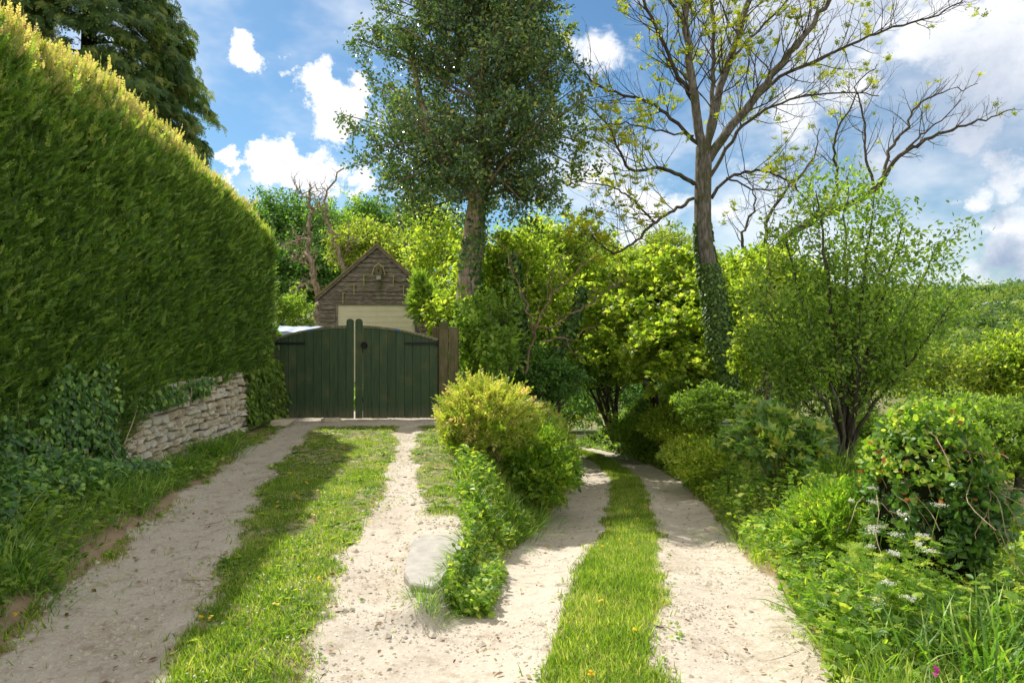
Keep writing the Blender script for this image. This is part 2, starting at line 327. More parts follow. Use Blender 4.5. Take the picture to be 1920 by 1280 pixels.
def masks(x, y):
    c = lane_c(y); d = x-c
    n = (fbm(x*2.2, y*2.2, 11)-.5)*.30; n2 = (fbm(x*7, y*7, 15)-.5)*.16; nn = n+n2
    lt = np.interp(y, DLY, DLC); rt = np.interp(y, DLY, DRC); le = np.interp(y, DLY, LEFT_E)
    lw = np.interp(y, [3, 5, 8, 12], [.42, .40, .32, .26]); rw = np.interp(y, [3, 5, 7, 8, 10, 12], [.30, .29, .20, .15, .13, .14])
    m_lt = sst(.17, -.17, np.abs(x-lt)-lw+nn)
    m_rt = sst(.16, -.16, np.abs(x-rt)-rw+nn)
    strip = np.interp(y, [0, 3.2, 5, 8, 14, 20, 30], [.29, .29, .32, .34, .30, .3, .3])
    m_ln = sst(.10, -.10, np.abs(d)-1.14+nn*.5)*sst(-.14, .14, np.abs(d+.02)-strip+nn*.8)
    # where lane and driveway meet near the camera
    mg = sst(5.2, 4.3, y+nn)*sst(.06, -.06, np.interp(y, DLY, DRC)-.05-x)*sst(.05, -.05, x-c+strip)
    fore = sst(11.4, 11.9, y+n)*sst(-4.4, -4.2, x)*sst(-1.0, -1.4, x)*sst(17, 16, y)   # gravel at the gate
    slabz = sst(6.4, 5.6, y+n)*sst(-.95, -.8, x)*sst(.1, 0, x-(c-1.3))
    dirt = np.maximum.reduce([m_lt*(y < 11.9), m_rt*(y < 11.9), m_ln, mg, fore, slabz*.9])
    return dirt, m_ln
def terrain(x, y, fine=True):
    x = np.asarray(x, float); y = np.asarray(y, float)
    c = lane_c(y); d = x-c; zl = lane_z(y)
    zl = zl+.02*np.exp(-(d/.3)**2)-.035*np.exp(-((np.abs(d)-.72)/.25)**2)
    zd = -.017*np.clip(y, 0, 30)
    lt = np.interp(y, DLY, DLC); rt = np.interp(y, DLY, DRC); le = np.interp(y, DLY, LEFT_E)
    nr = sst(13, 11.5, y)
    zd = zd-.04*nr*np.exp(-((x-lt)/.3)**2)-.03*nr*np.exp(-((x-rt)/.22)**2)
    bk = nr*np.interp(y, [5.6, 7.2], [1, 0]); zd = zd+bk*(sst(0, .55, le-x)*.30+sst(0, .12, le-x)*.05+sst(.5, 1.3, le-x)*.15)        # left bank
    # right hand ground
    rr = d-1.15
    zr = -.10-.045*np.clip(y, -5, 40)-.05*np.clip(rr-1.5, 0, 4)-.20*np.clip(x-6, 0, 60)
    kf = sst(24, 31, y)*sst(10, 5, x); zr = zr*(1-kf)+(zl+.25)*kf
    wl = np.interp(y, [2, 3.6, 4.0, 4.3, 5.4, 6, 8, 12, 20, 30], [.9, .55, .2, .10, .10, .35, .6, 1.3, 2.0, 3.0])
    hw = np.interp(y, [3.0, 3.9, 4.3, 5.4, 7.9], [1.1, 1.0, .98, 1.08, 1.18]); tl = sst(0, 1, (-hw-d)/wl)
    tr = sst(0, 1, rr/np.interp(y, [3, 8, 15], [.5, .8, 1.1]))
    z = np.where(d < 0, zl*(1-tl)+zd*tl, zl*(1-tr)+zr*tr)
    # hills
    hill = sst(38, 150, y+.35*np.minimum(x, 0)+6)*13*sst(90, 10, x)
    z = z+hill
    far = np.hypot(x, y); z = z+sst(120, 330, far)*sst(.12, .5, np.arctan2(x, np.maximum(y, 1)))*np.where(x > 0, 22, 0)*1.0
    z = np.where(y > 36, z*1, z)
    if fine:
        nf = sst(60, 25, far)
        z = z+nf*((fbm(x*1.3, y*1.3, 3)-.5)*.06+(fbm(x*9, y*9, 5)-.5)*.022)+(1-nf)*(fbm(x*.02, y*.02, 8)-.5)*4
    return z
def steps(lo, a, b, hi, h, gr=1.12):
    c = list(np.arange(a, b, h)); s = h; q = c[-1]
    while q < hi: s *= gr; q += s; c.append(q)
    s = h; q = c[0]; pre = []
    while q > lo: s *= gr; q -= s; pre.append(q)
    return np.array(pre[::-1]+c)
gx = steps(-700, -4.6, 4.0, 900, .042, 1.10); gy = steps(-60, 2.2, 14, 1100, .042, 1.07)
GX, GY = np.meshgrid(gx, gy); GZ = terrain(GX, GY); DM, LM = masks(GX, GY)
le_ = np.interp(GY, DLY, LEFT_E); nzz = fbm(GX*3, GY*3, 21)
SOIL = np.clip(sst(.05, .0, np.abs(GX-le_+.12)-.16-(nzz-.5)*.3)*sst(9.5, 7, GY)+sst(.55, .72, fbm(GX*1.7, GY*1.7, 33))*.7, 0, 1)
cc = lane_c(GY)
SOIL = np.maximum(SOIL, sst(.35, .1, np.abs(np.abs(GX-cc)-1.25)))*sst(17, 12, GY)
nxg, nyg = len(gx), len(gy)
V = np.stack([GX, GY, GZ], -1).reshape(-1, 3)
i = np.arange(nyg-1)[:, None]*nxg+np.arange(nxg-1)[None]
Q = np.stack([i, i+1, i+nxg+1, i+nxg], -1).reshape(-1, 4)
fx = (GX[:-1, :-1]+.02).ravel(); fy = (GY[:-1, :-1]+.02).ravel(); fd = (DM[:-1, :-1] > .5).ravel()
isl = fd & (np.abs(fx-lane_c(fy)) < 1.3) & (fy < 36)
isd = fd & ~isl & (fy < 20)
def ground_part(name, sel):
    q = Q[sel]; u, inv = np.unique(q.ravel(), return_inverse=True)
    a = Acc(); a.add(V[u], inv, np.full(len(q), 4), K['ground']); o = a.build(name, smooth=True); o['kind'] = 'structure'
    for nm, arr in (('dirt', DM), ('soil', SOIL)):
        t = o.data.attributes.new(nm, 'FLOAT', 'POINT'); t.data.foreach_set('value', arr.ravel()[u].astype(np.float32))
    return o
ground_part('ground', ~isl & ~isd); ground_part('lane', isl); ground_part('driveway', isd)
def tz(x, y): return terrain(x, y)
# ------------------------------------------------------------ tree tools
def bend(p0, d, L, n=6, wig=.12, up=0.0, rs=None):
    pts = [np.array(p0, float)]; d = norm(np.array(d, float))
    for k in range(n):
        d = norm(d+rng.normal(0, wig, 3)+np.array([0, 0, up/n])); pts.append(pts[-1]+d*L/n)
    return np.array(pts)
def resample(p, n):
    p = np.asarray(p, float); s = np.r_[0, np.cumsum(np.linalg.norm(np.diff(p, axis=0), axis=1))]
    # smooth with Catmull-like cubic through numpy interp of densified points
    q = np.linspace(0, s[-1], n); out = np.stack([np.interp(q, s, p[:, k]) for k in range(3)], 1)
    for _ in range(2): out[1:-1] = .25*out[:-2]+.5*out[1:-1]+.25*out[2:]
    return out
def sub(acc, par, r0, n, L, spec, mat_, lv=0, t0=.2, tips=None, sides=(5, 4, 3)):
    """side branches on polyline par; spec per level = (count, length factor, angle spread, up)"""
    for k in range(n):
        t = t0+(1-t0)*((k+rng.random())/n); f = t*(len(par)-1); i = min(int(f), len(par)-2)
        p = par[i]+(par[i+1]-par[i])*(f-i); d = norm(par[i+1]-par[i])
        side = rdir(1)[0]; side = norm(side-d*np.dot(side, d))
        dd = norm(d*spec[lv][2]+side+np.array([0, 0, spec[lv][3]]))
        l = L*(1.15-.75*t)*rng.uniform(.6, 1.2); r = r0*(1-.6*t)
        pts = bend(p, dd, l, 6 if lv == 0 else 4, .14, spec[lv][4] if len(spec[lv]) > 4 else .15)
        acc.tube(pts, np.linspace(r, max(r*.3, .0028), len(pts)), mat_, sides[min(lv, 2)])
        if lv+1 < len(spec): sub(acc, pts, max(r*.5, .0045), spec[lv+1][0], l*spec[lv+1][1], spec, mat_, lv+1, .15, tips, sides)
        elif tips is not None: tips.append(pts)
    return tips
def leaves_on(acc, tips, k, tm, size, m, spread=.08, upn=.5, a=None, p=1.0):
    if not len(tips): return
    tms = tm if isinstance(tm, list) else [tm]
    for q, tmi in enumerate(tms):
        tp = [t for t in tips[q::len(tms)] if rng.random() < p]
        if not tp: continue
        n = len(tp)*k; base = np.repeat(np.arange(len(tp)), k)
        A = np.array([t[1] for t in tp])[base]; B = np.array([t[-1] for t in tp])[base]
        u = rng.random((n, 1))**.8; P = A+(B-A)*u+rng.normal(0, spread, (n, 3))
        D = norm(B-A)*.6+rdir(n)*.8; N = rdir(n)*.9+np.array([0, 0, upn])
        acc.scatter(tmi, P, D, N, size*rng.uniform(.7, 1.25, n), m, a)
def blob_points(n, c, r, lumps=14, hollow=.75, rs=.42, seed=0):
    """points in leaf masses: lumps spread over an ellipsoid"""
    q = np.random.default_rng(seed)
    lumps = int(lumps*1.3); d = norm(q.normal(size=(lumps, 3))); d[:, 2] = np.abs(d[:, 2])*1.1-.35; C = d*q.uniform(hollow-.25, hollow, (lumps, 1))
    ns = lumps*22; k1 = q.integers(0, lumps, ns); sz = rs*q.uniform(.55, 1.35, (lumps, 1))
    s1 = norm(q.normal(size=(ns, 3)))*(q.random((ns, 1))**.3)*sz[k1]; S1 = C[k1]+s1
    far_ = q.random(ns) < .10; S1[far_] *= q.uniform(1.0, 1.22, (far_.sum(), 1))
    k = q.integers(0, ns, n); s = s1[k]; P = S1[k]*(.80+.42*vn(d[k1][k][:, 0]*2.3+s1[k][:, 0]+seed, d[k1][k][:, 1]*2.3+d[k1][k][:, 2]*3.1+s1[k][:, 2], seed))[:, None]+q.normal(0, .05, (n, 3))*q.uniform(.5, 1.9, (ns, 1))[k]*[1, 1, .7]
    return np.array(c)+P*np.array(r), norm(s+.4*P)
def gz(x, y): return float(terrain(np.array([x]), np.array([y]), False)[0])
def bushtree(label, cat, name, px, py, rx, rz, Y, m, nl, size, tm=None, group=None, trunk=True, lumps=16, seed=1, stems=1, tr=.12, bark='bark', base=None, lv=1.0, ry=None):
    """tree or bush: crown ellipsoid centred at a photo direction and distance Y, radii in metres"""
    c = at(px, py, Y); root = thing(name, label, cat, group)
    if Y < 50 and cat == 'tree': rx *= 1.18; rz *= 1.12; nl = int(nl*1.3); size *= 1.12; lumps = 22
    b = np.array([c[0], c[1], 0]) if base is None else np.array([*base, 0.]); b[2] = gz(b[0], b[1])-.05
    root.location = b; ry = ry or rx
    if trunk:
        a = Acc(); q = np.random.default_rng(seed+100); tips = []
        for s in range(stems):
            an = q.uniform(0, 6.28); off = np.array([math.cos(an), math.sin(an), 0])*(0 if stems == 1 else tr*1.6)
            top = c+np.array([q.uniform(-.3, .3)*rx, q.uniform(-.3, .3)*ry, q.uniform(0, .45)*rz])
            if stems > 1: top = top+off/np.linalg.norm(off)*rx*.35
            p = resample(np.array([b+off, b*.6+c*.4+off*1.5+q.normal(0, .06*rx, 3), top]), 9)
            a.tube(p-b, np.linspace(tr, tr*.35, 9), K[bark], 8)
            for j in range(5):
                u = q.uniform(.45, .95); o = p[int(u*8)]; e = c+norm(q.normal(size=3))*np.array([rx, ry, rz])*.7
                pp = resample(np.array([o, (o+e)/2+np.array([0, 0, -.1*rz]), e]), 6); a.tube(pp-b, np.linspace(tr*.4, tr*.08, 6), K[bark], 5)
                sub(a, pp-b, tr*.12, 3, rx*.35, [(3, .5, .7, .1)], K[bark], 0, .3)
        a.build('trunk', root, smooth=True)
    P, D = blob_points(nl, c, (rx, ry, rz), lumps, .78, .42, seed)
    a = Acc(); n = len(P); tmx = tm or LEAF
    tms = tmx if isinstance(tmx, list) else [tmx]; sel = rng.integers(0, len(tms), n)
    for k, t_ in enumerate(tms):
        s_ = sel == k; nn_ = s_.sum()
        a.scatter(t_, P[s_]-b, D[s_]*.5+rdir(nn_)*.8, rdir(nn_)*.8+np.array([0, 0, lv]), size*rng.uniform(.6, 1.3, nn_), K[m], None)
    a.build('crown', root)
    return root
# ------------------------------------------------------------ hedge, stone wall
def htop(y): return np.interp(y, [-1, 5, 6.5, 8, 9.6, 10.8, 11.6, 12.25], [4.2, 4.08, 3.98, 3.98, 3.76, 3.5, 3.3, 2.95])
def hedge_pt(y, s, off=0.0):
    """s 0..1 up the face, 1..1.6 over the top; returns point and outward normal"""
    zt = htop(y); z0 = np.interp(y, [3, 5, 6.2, 7, 7.6, 8, 10, 12.3], [.9, .85, .45, .1, .4, .64, .66, .85])
    h = zt-z0; u = np.clip(s, 0, 1); rc = .35
    x0 = np.interp(y, [3, 8, 12.3], [-3.98, -4.16, -4.30]); lean = -.07*(1-u)**2-.10*(1-np.sin(np.pi*np.clip(u, 0, 1)))*.5
    x = x0+lean; z = z0+h*u; nx = np.ones_like(y)*.98; nz = -.1+.35*u*u
    rcz = sst(.88, 1, u); x = x-rcz*.22; nz = nz+rcz*.8
    t = np.clip(s-1, 0, 1)/.6; x = np.where(s > 1, x0-.32-1.3*t, x); z = np.where(s > 1, zt+.04*np.sin(t*3.1), z)
    nx = np.where(s > 1, .15, nx); nz = np.where(s > 1, 1.0, nz)
    n = norm(np.stack([nx, np.zeros_like(y), nz], -1))
    bmp = (fbm(y*1.1, z*1.1, 51)-.5)*.26+(fbm(y*4.5, z*2.5, 57)-.5)*.20
    endr = sst(11.7, 12.35, y); x = x-endr*endr*.55
    P = np.stack([x, y, z], -1)+n*(bmp+off)[..., None]
    return P, n
hr = thing('clipped_hedge', 'tall clipped green hedge with yellow new growth along its top, on the stone wall', 'hedge')
hc = thing  # (kept simple)
ys = np.linspace(-1, 12.25, 90); ss_ = np.r_[np.linspace(0, 1, 28), np.linspace(1.02, 1.6, 10)]
YY, SS = np.meshgrid(ys, ss_); Pc, Nc = hedge_pt(YY.ravel(), SS.ravel(), np.full(YY.size, -.10))
a = Acc(); ny = len(ys)
i = np.arange(len(ss_)-1)[:, None]*ny+np.arange(ny-1)[None]
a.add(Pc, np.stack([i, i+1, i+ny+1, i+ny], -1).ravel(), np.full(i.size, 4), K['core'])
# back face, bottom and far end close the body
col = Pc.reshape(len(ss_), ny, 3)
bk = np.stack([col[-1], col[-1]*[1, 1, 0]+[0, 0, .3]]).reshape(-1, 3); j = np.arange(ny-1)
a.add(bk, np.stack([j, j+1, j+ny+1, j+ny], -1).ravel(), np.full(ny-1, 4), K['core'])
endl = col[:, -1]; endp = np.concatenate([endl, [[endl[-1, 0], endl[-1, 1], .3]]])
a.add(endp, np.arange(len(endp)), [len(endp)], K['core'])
a.build('branches', hr)  # solid dark shell added inside the hedge to block light
a = Acc()
def hedge_sprays(n, ylo, yhi, slo, shi, L, mt, up=.55, off=-.02, vlo=0, vhi=1, tm=SPRAY, jit=.055):
    y = rng.uniform(ylo, yhi, n); s = rng.uniform(slo, shi, n)
    P, N = hedge_pt(y, s, rng.normal(off, jit, n))
    D = N*.62+np.array([0, .02, up+.15])+rdir(n)*.62; Nn = np.cross(D, rdir(n))+N*.2
    L = L*rng.uniform(.6, 1.25, n); k = rng.integers(0, len(tm), n)
    for q in range(len(tm)):
        m_ = k == q; a.scatter(tm[q], P[m_], D[m_], Nn[m_], L[m_], K[mt], vlo+(vhi-vlo)*rng.random(m_.sum())**1.2)
hedge_sprays(42000, 4.6, 8.5, 0, 1.0, .088, 'hedge', vhi=.85)
hedge_sprays(2500, 4.6, 12.3, 0, 1.0, .11, 'hedge', 1.0, .04, .3, .9)
hedge_sprays(30000, 8.3, 12.35, 0, 1.0, .108, 'hedge', vhi=.85)
hedge_sprays(3000, -1, 4.8, 0, 1.2, .32, 'hedge')
hedge_sprays(12000, 4.6, 12.3, .78, 1.08, .11, 'hedge', 1.0, 0, .35, 1)
hedge_sprays(14000, 4.6, 12.3, .89, 1.25, .115, 'crest', 1.2, .03, .4, 1)
hedge_sprays(6000, 4.6, 12.3, .94, 1.3, .14, 'crest', 1.8, .07, .7, 1)
hedge_sprays(5000, 4.6, 12.3, 1.2, 1.6, .18, 'crest', 1.0, .02, .2, 1)
# far rounded end
n = 7000; z = rng.uniform(.85, 3.0, n); t = rng.random(n); x = -4.35-1.4*t; y = 12.3+.12*np.sin(t*3)-.35*sst(2.4, 3.0, z)+rng.normal(0, .05, n)
a.scatter(SPRAY[0], np.stack([x, y, z], 1), np.array([.35, .7, .5])+rdir(n)*.5, rdir(n), .16*rng.uniform(.6, 1.2, n), K['hedge'])
a.build('foliage', hr)
# dry stone wall
K['stone'] = (lambda: (lambda m_b: fin(m_b[0], m_b[1], pbsdf(m_b[1], m_b[1].mix(m_b[1].mr(m_b[1].noise(pos(m_b[1]), 14, 6, .65), .35, .7), ramp(m_b[1], attr(m_b[1]), [(0, (.46, .35, .22)), (.3, (.70, .59, .42)), (.7, (.82, .75, .62)), (1, (.62, .58, .50))]), (.62, .55, .45)), .92, .15, bump(m_b[1], m_b[1].noise(pos(m_b[1]), 22, 6, .7), .8, .03))))(mat('limestone')))()
a = Acc()
def stone(acc, c, hx, hy, hz, mt=None, v=None):
    U, W = np.meshgrid(np.linspace(0, 2*math.pi, 9)[:-1], np.linspace(-math.pi/2, math.pi/2, 6))
    def pw(q, e): return np.sign(q)*np.abs(q)**e
    e1 = .42; x = pw(np.cos(W), e1)*pw(np.cos(U+.4), e1); y = pw(np.cos(W), e1)*pw(np.sin(U+.4), e1); z = pw(np.sin(W), .5)
    p = np.stack([x, y, z], -1); p += rng.normal(0, .14, p.shape)*np.abs(np.cos(W))[..., None]
    p = p*[hx, hy, hz]; an = rng.normal(0, .06); ca, sa = math.cos(an), math.sin(an)
    p = np.stack([p[..., 0], p[..., 1]*ca-p[..., 2]*sa, p[..., 1]*sa+p[..., 2]*ca], -1)+c
    i = np.arange(5)[:, None]*8+np.arange(8)[None]; j = np.arange(5)[:, None]*8+(np.arange(8)+1)[None] % 8
    acc.add(p.reshape(-1, 3), np.stack([i, j, j+8, i+8], -1).ravel(), np.full(40, 4), mt or K['stone'], rng.random() if v is None else v)
wx = lambda y: float(np.interp(y, [3, 8, 12.3], [-4.22, -4.22, -4.36]))
z = -.28
while z < .80:
    h = rng.uniform(.06, .12); y = 6.2+rng.uniform(0, .2)
    while y < 12.35:
        l = rng.uniform(.08, .26)*(1.1 if h > .09 else .85); hh = h*rng.uniform(.85, 1.05)
        stone(a, np.array([wx(y)-.10+rng.uniform(-.03, .03), y+l/2, z+h/2+.015*math.sin(y*1.7)+rng.normal(0, .009)]), .12+rng.uniform(-.03, .03), l/2*.98, hh/2*1.0); y += l
    z += h
a.build('stones', wr := thing('dry_stone_wall', 'pale dry stone retaining wall under the hedge beside the driveway', 'wall'))
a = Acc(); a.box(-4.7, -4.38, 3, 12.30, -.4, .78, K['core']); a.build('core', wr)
print('hedge ok')
# ------------------------------------------------------------ ivy sheets on the wall
def sheet(name, label, cat, n, yr, zr, xf, m='ivy', size=.065, tm=IVY, stems=20, extra=None, thick=.05):
    o = thing(name, label, cat); a = Acc()
    y = rng.uniform(*yr, n); z = rng.uniform(*zr, n); x = xf(y, z)+rng.normal(0, thick, n)
    P = np.stack([x, y, z], 1); keep = fbm(y*3, z*3, 71)+rng.normal(0, .05, n) > .30
    keep &= z < zr[1]-.45*(zr[1]-zr[0])*np.clip(fbm(y*2.1, y*0, 73)*1.9-.45, 0, 1)-rng.random(n)*.12
    P = P[keep]; k = len(P)
    a.scatter(tm, P, rdir(k)*.5+np.array([.15, 0, -.8]), np.array([1, -.1, .45])+rdir(k)*.55, size*rng.uniform(.5, 1.25, k), K[m])
    a.build('leaves', o)
    a = Acc()
    for _ in range(stems):
        y0 = rng.uniform(*yr); p = bend((float(xf(np.array([y0]), np.array([zr[0]]))[0]), y0, zr[0]), (0.03, rng.uniform(-.4, .4), 1), (zr[1]-zr[0])*rng.uniform(.3, .72), 7, .2)
        p[:, 0] = np.array([float(xf(np.array([q[1]]), np.array([q[2]]))[0]) for q in p])+.03
        a.tube(p, .006, K['dry'], 4)
    a.build('stems', o)
    return o
sheet('ivy', 'dark ivy hanging over the wall at the near end of the hedge', 'ivy', 17000, (4.0, 6.9), (.0, 1.45), lambda y, z: -3.93-.06*np.sin(z*3)-.12*z+.25*np.exp(-(z/.25)**2), size=.052, stems=26)
sheet('ivy', 'ivy spreading over the top of the bare stone wall', 'ivy', 1700, (6.9, 9.4), (.58, .92), lambda y, z: -4.10-.08*z+0*y, size=.062, stems=8)
sheet('ivy', 'ivy covering the end of the wall beside the left gatepost', 'ivy', 5200, (11.0, 12.5), (-.1, 1.45), lambda y, z: -4.20-.10*z+.22*(y-11.5)*.3, 'mid', size=.075, stems=8)
# core under the near ivy so no light passes
# ------------------------------------------------------------ wooden gate
def woodm(name, c0, c1, stain, sx=1.0, rough=.7, amt=.6):
    m, b = mat(name); p = pos(b); q = b.vm('MULTIPLY', p, (8, 8, .8) if sx else (.8, 8, 8)); n = b.noise(q, 4, 8, .65); n2 = b.noise(p, 3.2, 5, .6); v = attr(b)
    c = b.mix(b.mr(n, .3, .7), c0, c1); c = b.mix(b.mr(n2, .5, .72, 0, amt), c, stain); c = b.mix(b.math('MULTIPLY', v, .35), c, tuple(x*.55 for x in c0))
    zc = b.n('ShaderNodeSeparateXYZ'); b.set(zc, 0, p); spl = b.math('MULTIPLY', b.mr(b.math('ADD', zc.outputs[2], b.math('MULTIPLY', n, .35)), .28, -.05), b.mr(n, .35, .6)); c = b.mix(b.math('MULTIPLY', spl, .6), c, (.24, .19, .12))
    return fin(m, b, pbsdf(b, c, rough, .3, bump(b, n, .5, .006)))
K['green'] = woodm('dark_green_paint', (.043, .076, .037), (.076, .116, .056), (.14, .14, .06), 1, .55, .6)
K['gtop'] = woodm('pale_green_edge', (.10, .12, .05), (.28, .25, .16), (.05, .07, .03))  # paler mottled green and brown for the arched capping rail
K['post'] = woodm('weathered_post', (.09, .075, .035), (.22, .18, .10), (.09, .11, .035), 1, .85, .8)
K['board'] = woodm('weathered_boards', (.075, .058, .042), (.34, .29, .23), (.15, .15, .07), 0, .9, .7)
K['iron'] = flat('black_iron', (.012, .012, .013), .5, .4, .2, 20)
K['cream'] = flat('cream_paint', (.66, .60, .42), .6, .3, .14, 5)
K['galv'] = flat('galvanised_steel', (.62, .65, .68), .45, .5, .1, 6, .3)
K['concrete'] = flat('concrete', (.40, .375, .33), .9, .2, .4, 14)
K['tarp'] = flat('white_plastic_sheet', (.36, .42, .50), .4, .4, .12, 5)
K['shingle'] = flat('mossy_roof_tiles', (.24, .19, .10), .9, .15, .5, 9)
K['brass'] = flat('brass_hook', (.40, .34, .12), .5, .4, .2, 9)
K['bluemark'] = flat('blue_paint_mark', (.03, .16, .5), .6, .3, .1, 9)
GYY = 12.4; XL = at(510, 0, GYY)[0]; XC = at(665, 0, GYY)[0]; XR = at(821, 0, GYY)[0]
gt = thing('wooden_gate', 'closed dark green double gate of vertical boards with an arched top', 'gate')
def arch(x):
    t = (x-XC)/((XR-XL)/2); return 1.235+.25*(1-t*t)
for side in (-1, 1):
    a = Acc(); e0 = XC+side*.018; e1 = XL if side < 0 else XR; x = e0+side*.135; nb = 9; wd = (abs(e1-x))/nb
    for k in range(nb):
        xa = x+side*k*wd; xb = xa+side*(wd-.006); lo, hi = min(xa, xb), max(xa, xb)
        dz = rng.uniform(-.006, .006)
        a.box(lo, hi, GYY-.012+dz*.3, GYY+.012, -.175+dz, arch(lo)-.02, K['green'], top=(arch(lo)-.02, arch(hi)-.02))
    l_, h_ = sorted((x, e1)); xs = np.linspace(l_, h_, 8)
    for p_, q_ in zip(xs[:-1], xs[1:]): a.box(p_, q_, GYY+.0125, GYY+.024, -.16, 1, K['iron'], top=(arch(p_)-.03, arch(q_)-.03))  # dark backing added so no light shows through the board gaps
    st0, st1 = sorted((e0, e0+side*.125)); r = (st1-st0)/2; cx = (st0+st1)/2
    a.prism([(st0, -.18), (st1, -.18), (st1, 1.57)]+[(cx+r*math.cos(t), 1.57+r*.9*math.sin(t)) for t in np.linspace(.2, math.pi-.2, 7)]+[(st0, 1.57)], GYY-.03, GYY+.02, K['green'], .2)
    lf = a.build('gate_leaf', gt)
    # capping rail follows the arch
    a = Acc(); xs = np.linspace(e0+side*.13, e1, 14)
    for p, q in zip(xs[:-1], xs[1:]):
        l, h = min(p, q), max(p, q); zz = (arch(l), arch(h))
        c = np.array([[l, GYY-.03, zz[0]-.018], [h, GYY-.03, zz[1]-.018], [l, GYY+.04, zz[0]-.018], [h, GYY+.04, zz[1]-.018], [l, GYY-.03, zz[0]+.022], [h, GYY-.03, zz[1]+.022], [l, GYY+.04, zz[0]+.022], [h, GYY+.04, zz[1]+.022]])
        a.add(c, [0, 2, 3, 1, 4, 5, 7, 6, 0, 1, 5, 4, 2, 6, 7, 3, 0, 4, 6, 2, 1, 3, 7, 5], [4]*6, K['gtop'], rng.random())
    a.build('top_rail', lf)
    a = Acc(); hx0, hx1 = sorted((e1, e1-side*.60)); a.box(hx0, hx1, GYY-.026, GYY-.014, 1.155, 1.20, K['iron']); 
    for q in (.1, .3, .5): a.tube([(e1-side*q, GYY-.035, 1.178), (e1-side*q, GYY-.02, 1.178)], .012, K['iron'], 6, True)
    a.tube([(e1, GYY-.02, 1.12), (e1, GYY-.02, 1.235)], .02, K['iron'], 8, True); a.build('hinge', lf)
    for zz in (.1, 1.0): a = Acc(); a.box(min(e0, e1)+.02, max(e0, e1)-.02, GYY+.026, GYY+.06, zz, zz+.1, K['green']); a.build('ledge', lf)
    if side > 0:
        a = Acc(); c0 = at(684, 647, GYY); th = np.linspace(0, 2*math.pi, 17)
        a.tube(np.stack([c0[0]+.055*np.cos(th), np.full(17, GYY-.045), c0[2]+.055*np.sin(th)], 1), .011, K['iron'], 6)
        a.tube([(c0[0], GYY-.03, c0[2]), (c0[0], GYY-.016, c0[2])], .05, K['iron'], 12, True); a.tube([(c0[0], GYY-.06, c0[2]+.05), (c0[0], GYY-.02, c0[2]+.05)], .014, K['iron'], 8, True)
        a.build('ring_handle', lf)
    a = Acc(); bx_ = at(582 if side < 0 else 746, 616, GYY); a.box(bx_[0]-.035, bx_[0]+.035, GYY-.037, GYY-.031, arch(bx_[0])-.012, arch(bx_[0])+.016, K['bluemark']); a.build('paint_mark', lf)
def post(label, px0, px1, pyt, Y, rnd=True, m='post', d=.12, zb=None):
    x0, x1 = at(px0, 0, Y)[0], at(px1, 0, Y)[0]; zt = at(0, pyt, Y)[2]; r = (x1-x0)/2; cx = (x0+x1)/2
    zb = gz(cx, Y)-.1 if zb is None else zb; a = Acc()
    top = [(cx+r*math.cos(t), zt-r+r*math.sin(t)) for t in np.linspace(0, math.pi, 9)] if rnd else [(x1, zt-.02), (x0, zt)]
    a.prism([(x0, zb), (x1, zb)]+top, Y, Y+d, K[m], .3)
    o = a.build('gate_post'); o['label'] = label; o['category'] = 'post'; return o
post('tall round topped wooden post the right gate leaf hangs on', 823, 840, 602, 12.36)
post('weathered flat topped timber post right of the round topped one', 841.5, 859, 612, 12.38, False, d=.15)
post('short timber post just showing behind the right gate leaf', 811, 822, 612, 12.62, False, d=.1)
post('dark round topped post holding the left gate leaf, half in ivy', 502, 513, 617, 12.36, True, 'post')
# ------------------------------------------------------------ garage
GAY = 21.8; g0, g1 = at(601, 0, GAY)[0], at(812, 0, GAY)[0]; gc = at(707, 0, GAY)[0]; ze = at(0, 556, GAY)[2]; za = at(0, 460, GAY)[2]; zb = gz(gc, GAY)-.1
gr = thing('garage', 'old timber garage with weathered boards and a cream door behind the gate', 'garage')
a = Acc(); dx0, dx1 = at(635, 0, GAY)[0], at(777, 0, GAY)[0]; dzt = at(0, 572, GAY)[2]
a.prism([(g0+.04, zb), (g1-.04, zb), (g1-.04, ze), (gc, za-.06), (g0+.04, ze)], GAY+.03, GAY+5.2, K['board'], .6)
z = zb
while z < za-.03:
    h = rng.uniform(.12, .165); zt = min(z+h-.018, za-.04)
    def lim(zz): return (g0, g1) if zz < ze else (g0+(gc-g0)*(zz-ze)/(za-ze), g1-(g1-gc)*(zz-ze)/(za-ze))
    l, r = lim(zt); segs = [(l, dx0-.06), (dx1+.06, r)] if z < dzt else [(l, r)]
    for s0, s1 in segs:
        q = s0
        while q < s1-.02:
            w_ = min(s1-q, rng.uniform(.7, 2.2)); w_ = s1-q if s1-q-w_ < .3 else w_
            ys_ = rng.uniform(-.012, .008); dz = rng.uniform(-.012, .012)
            c = np.array([[q, GAY-.022+ys_, z+dz], [q+w_-.006, GAY-.022+ys_+rng.uniform(-.008, .008), z+rng.uniform(-.015, .015)], [q, GAY+.02, z], [q+w_-.006, GAY+.02, z], [q, GAY-.004+ys_, zt], [q+w_-.006, GAY-.004+ys_, zt], [q, GAY+.02, zt], [q+w_-.006, GAY+.02, zt]])
            a.add(c, [0, 2, 3, 1, 4, 5, 7, 6, 0, 1, 5, 4, 2, 6, 7, 3, 0, 4, 6, 2, 1, 3, 7, 5], [4]*6, K['board'], rng.random()); q += w_
    z += h
a.build('wall', gr)
a = Acc()
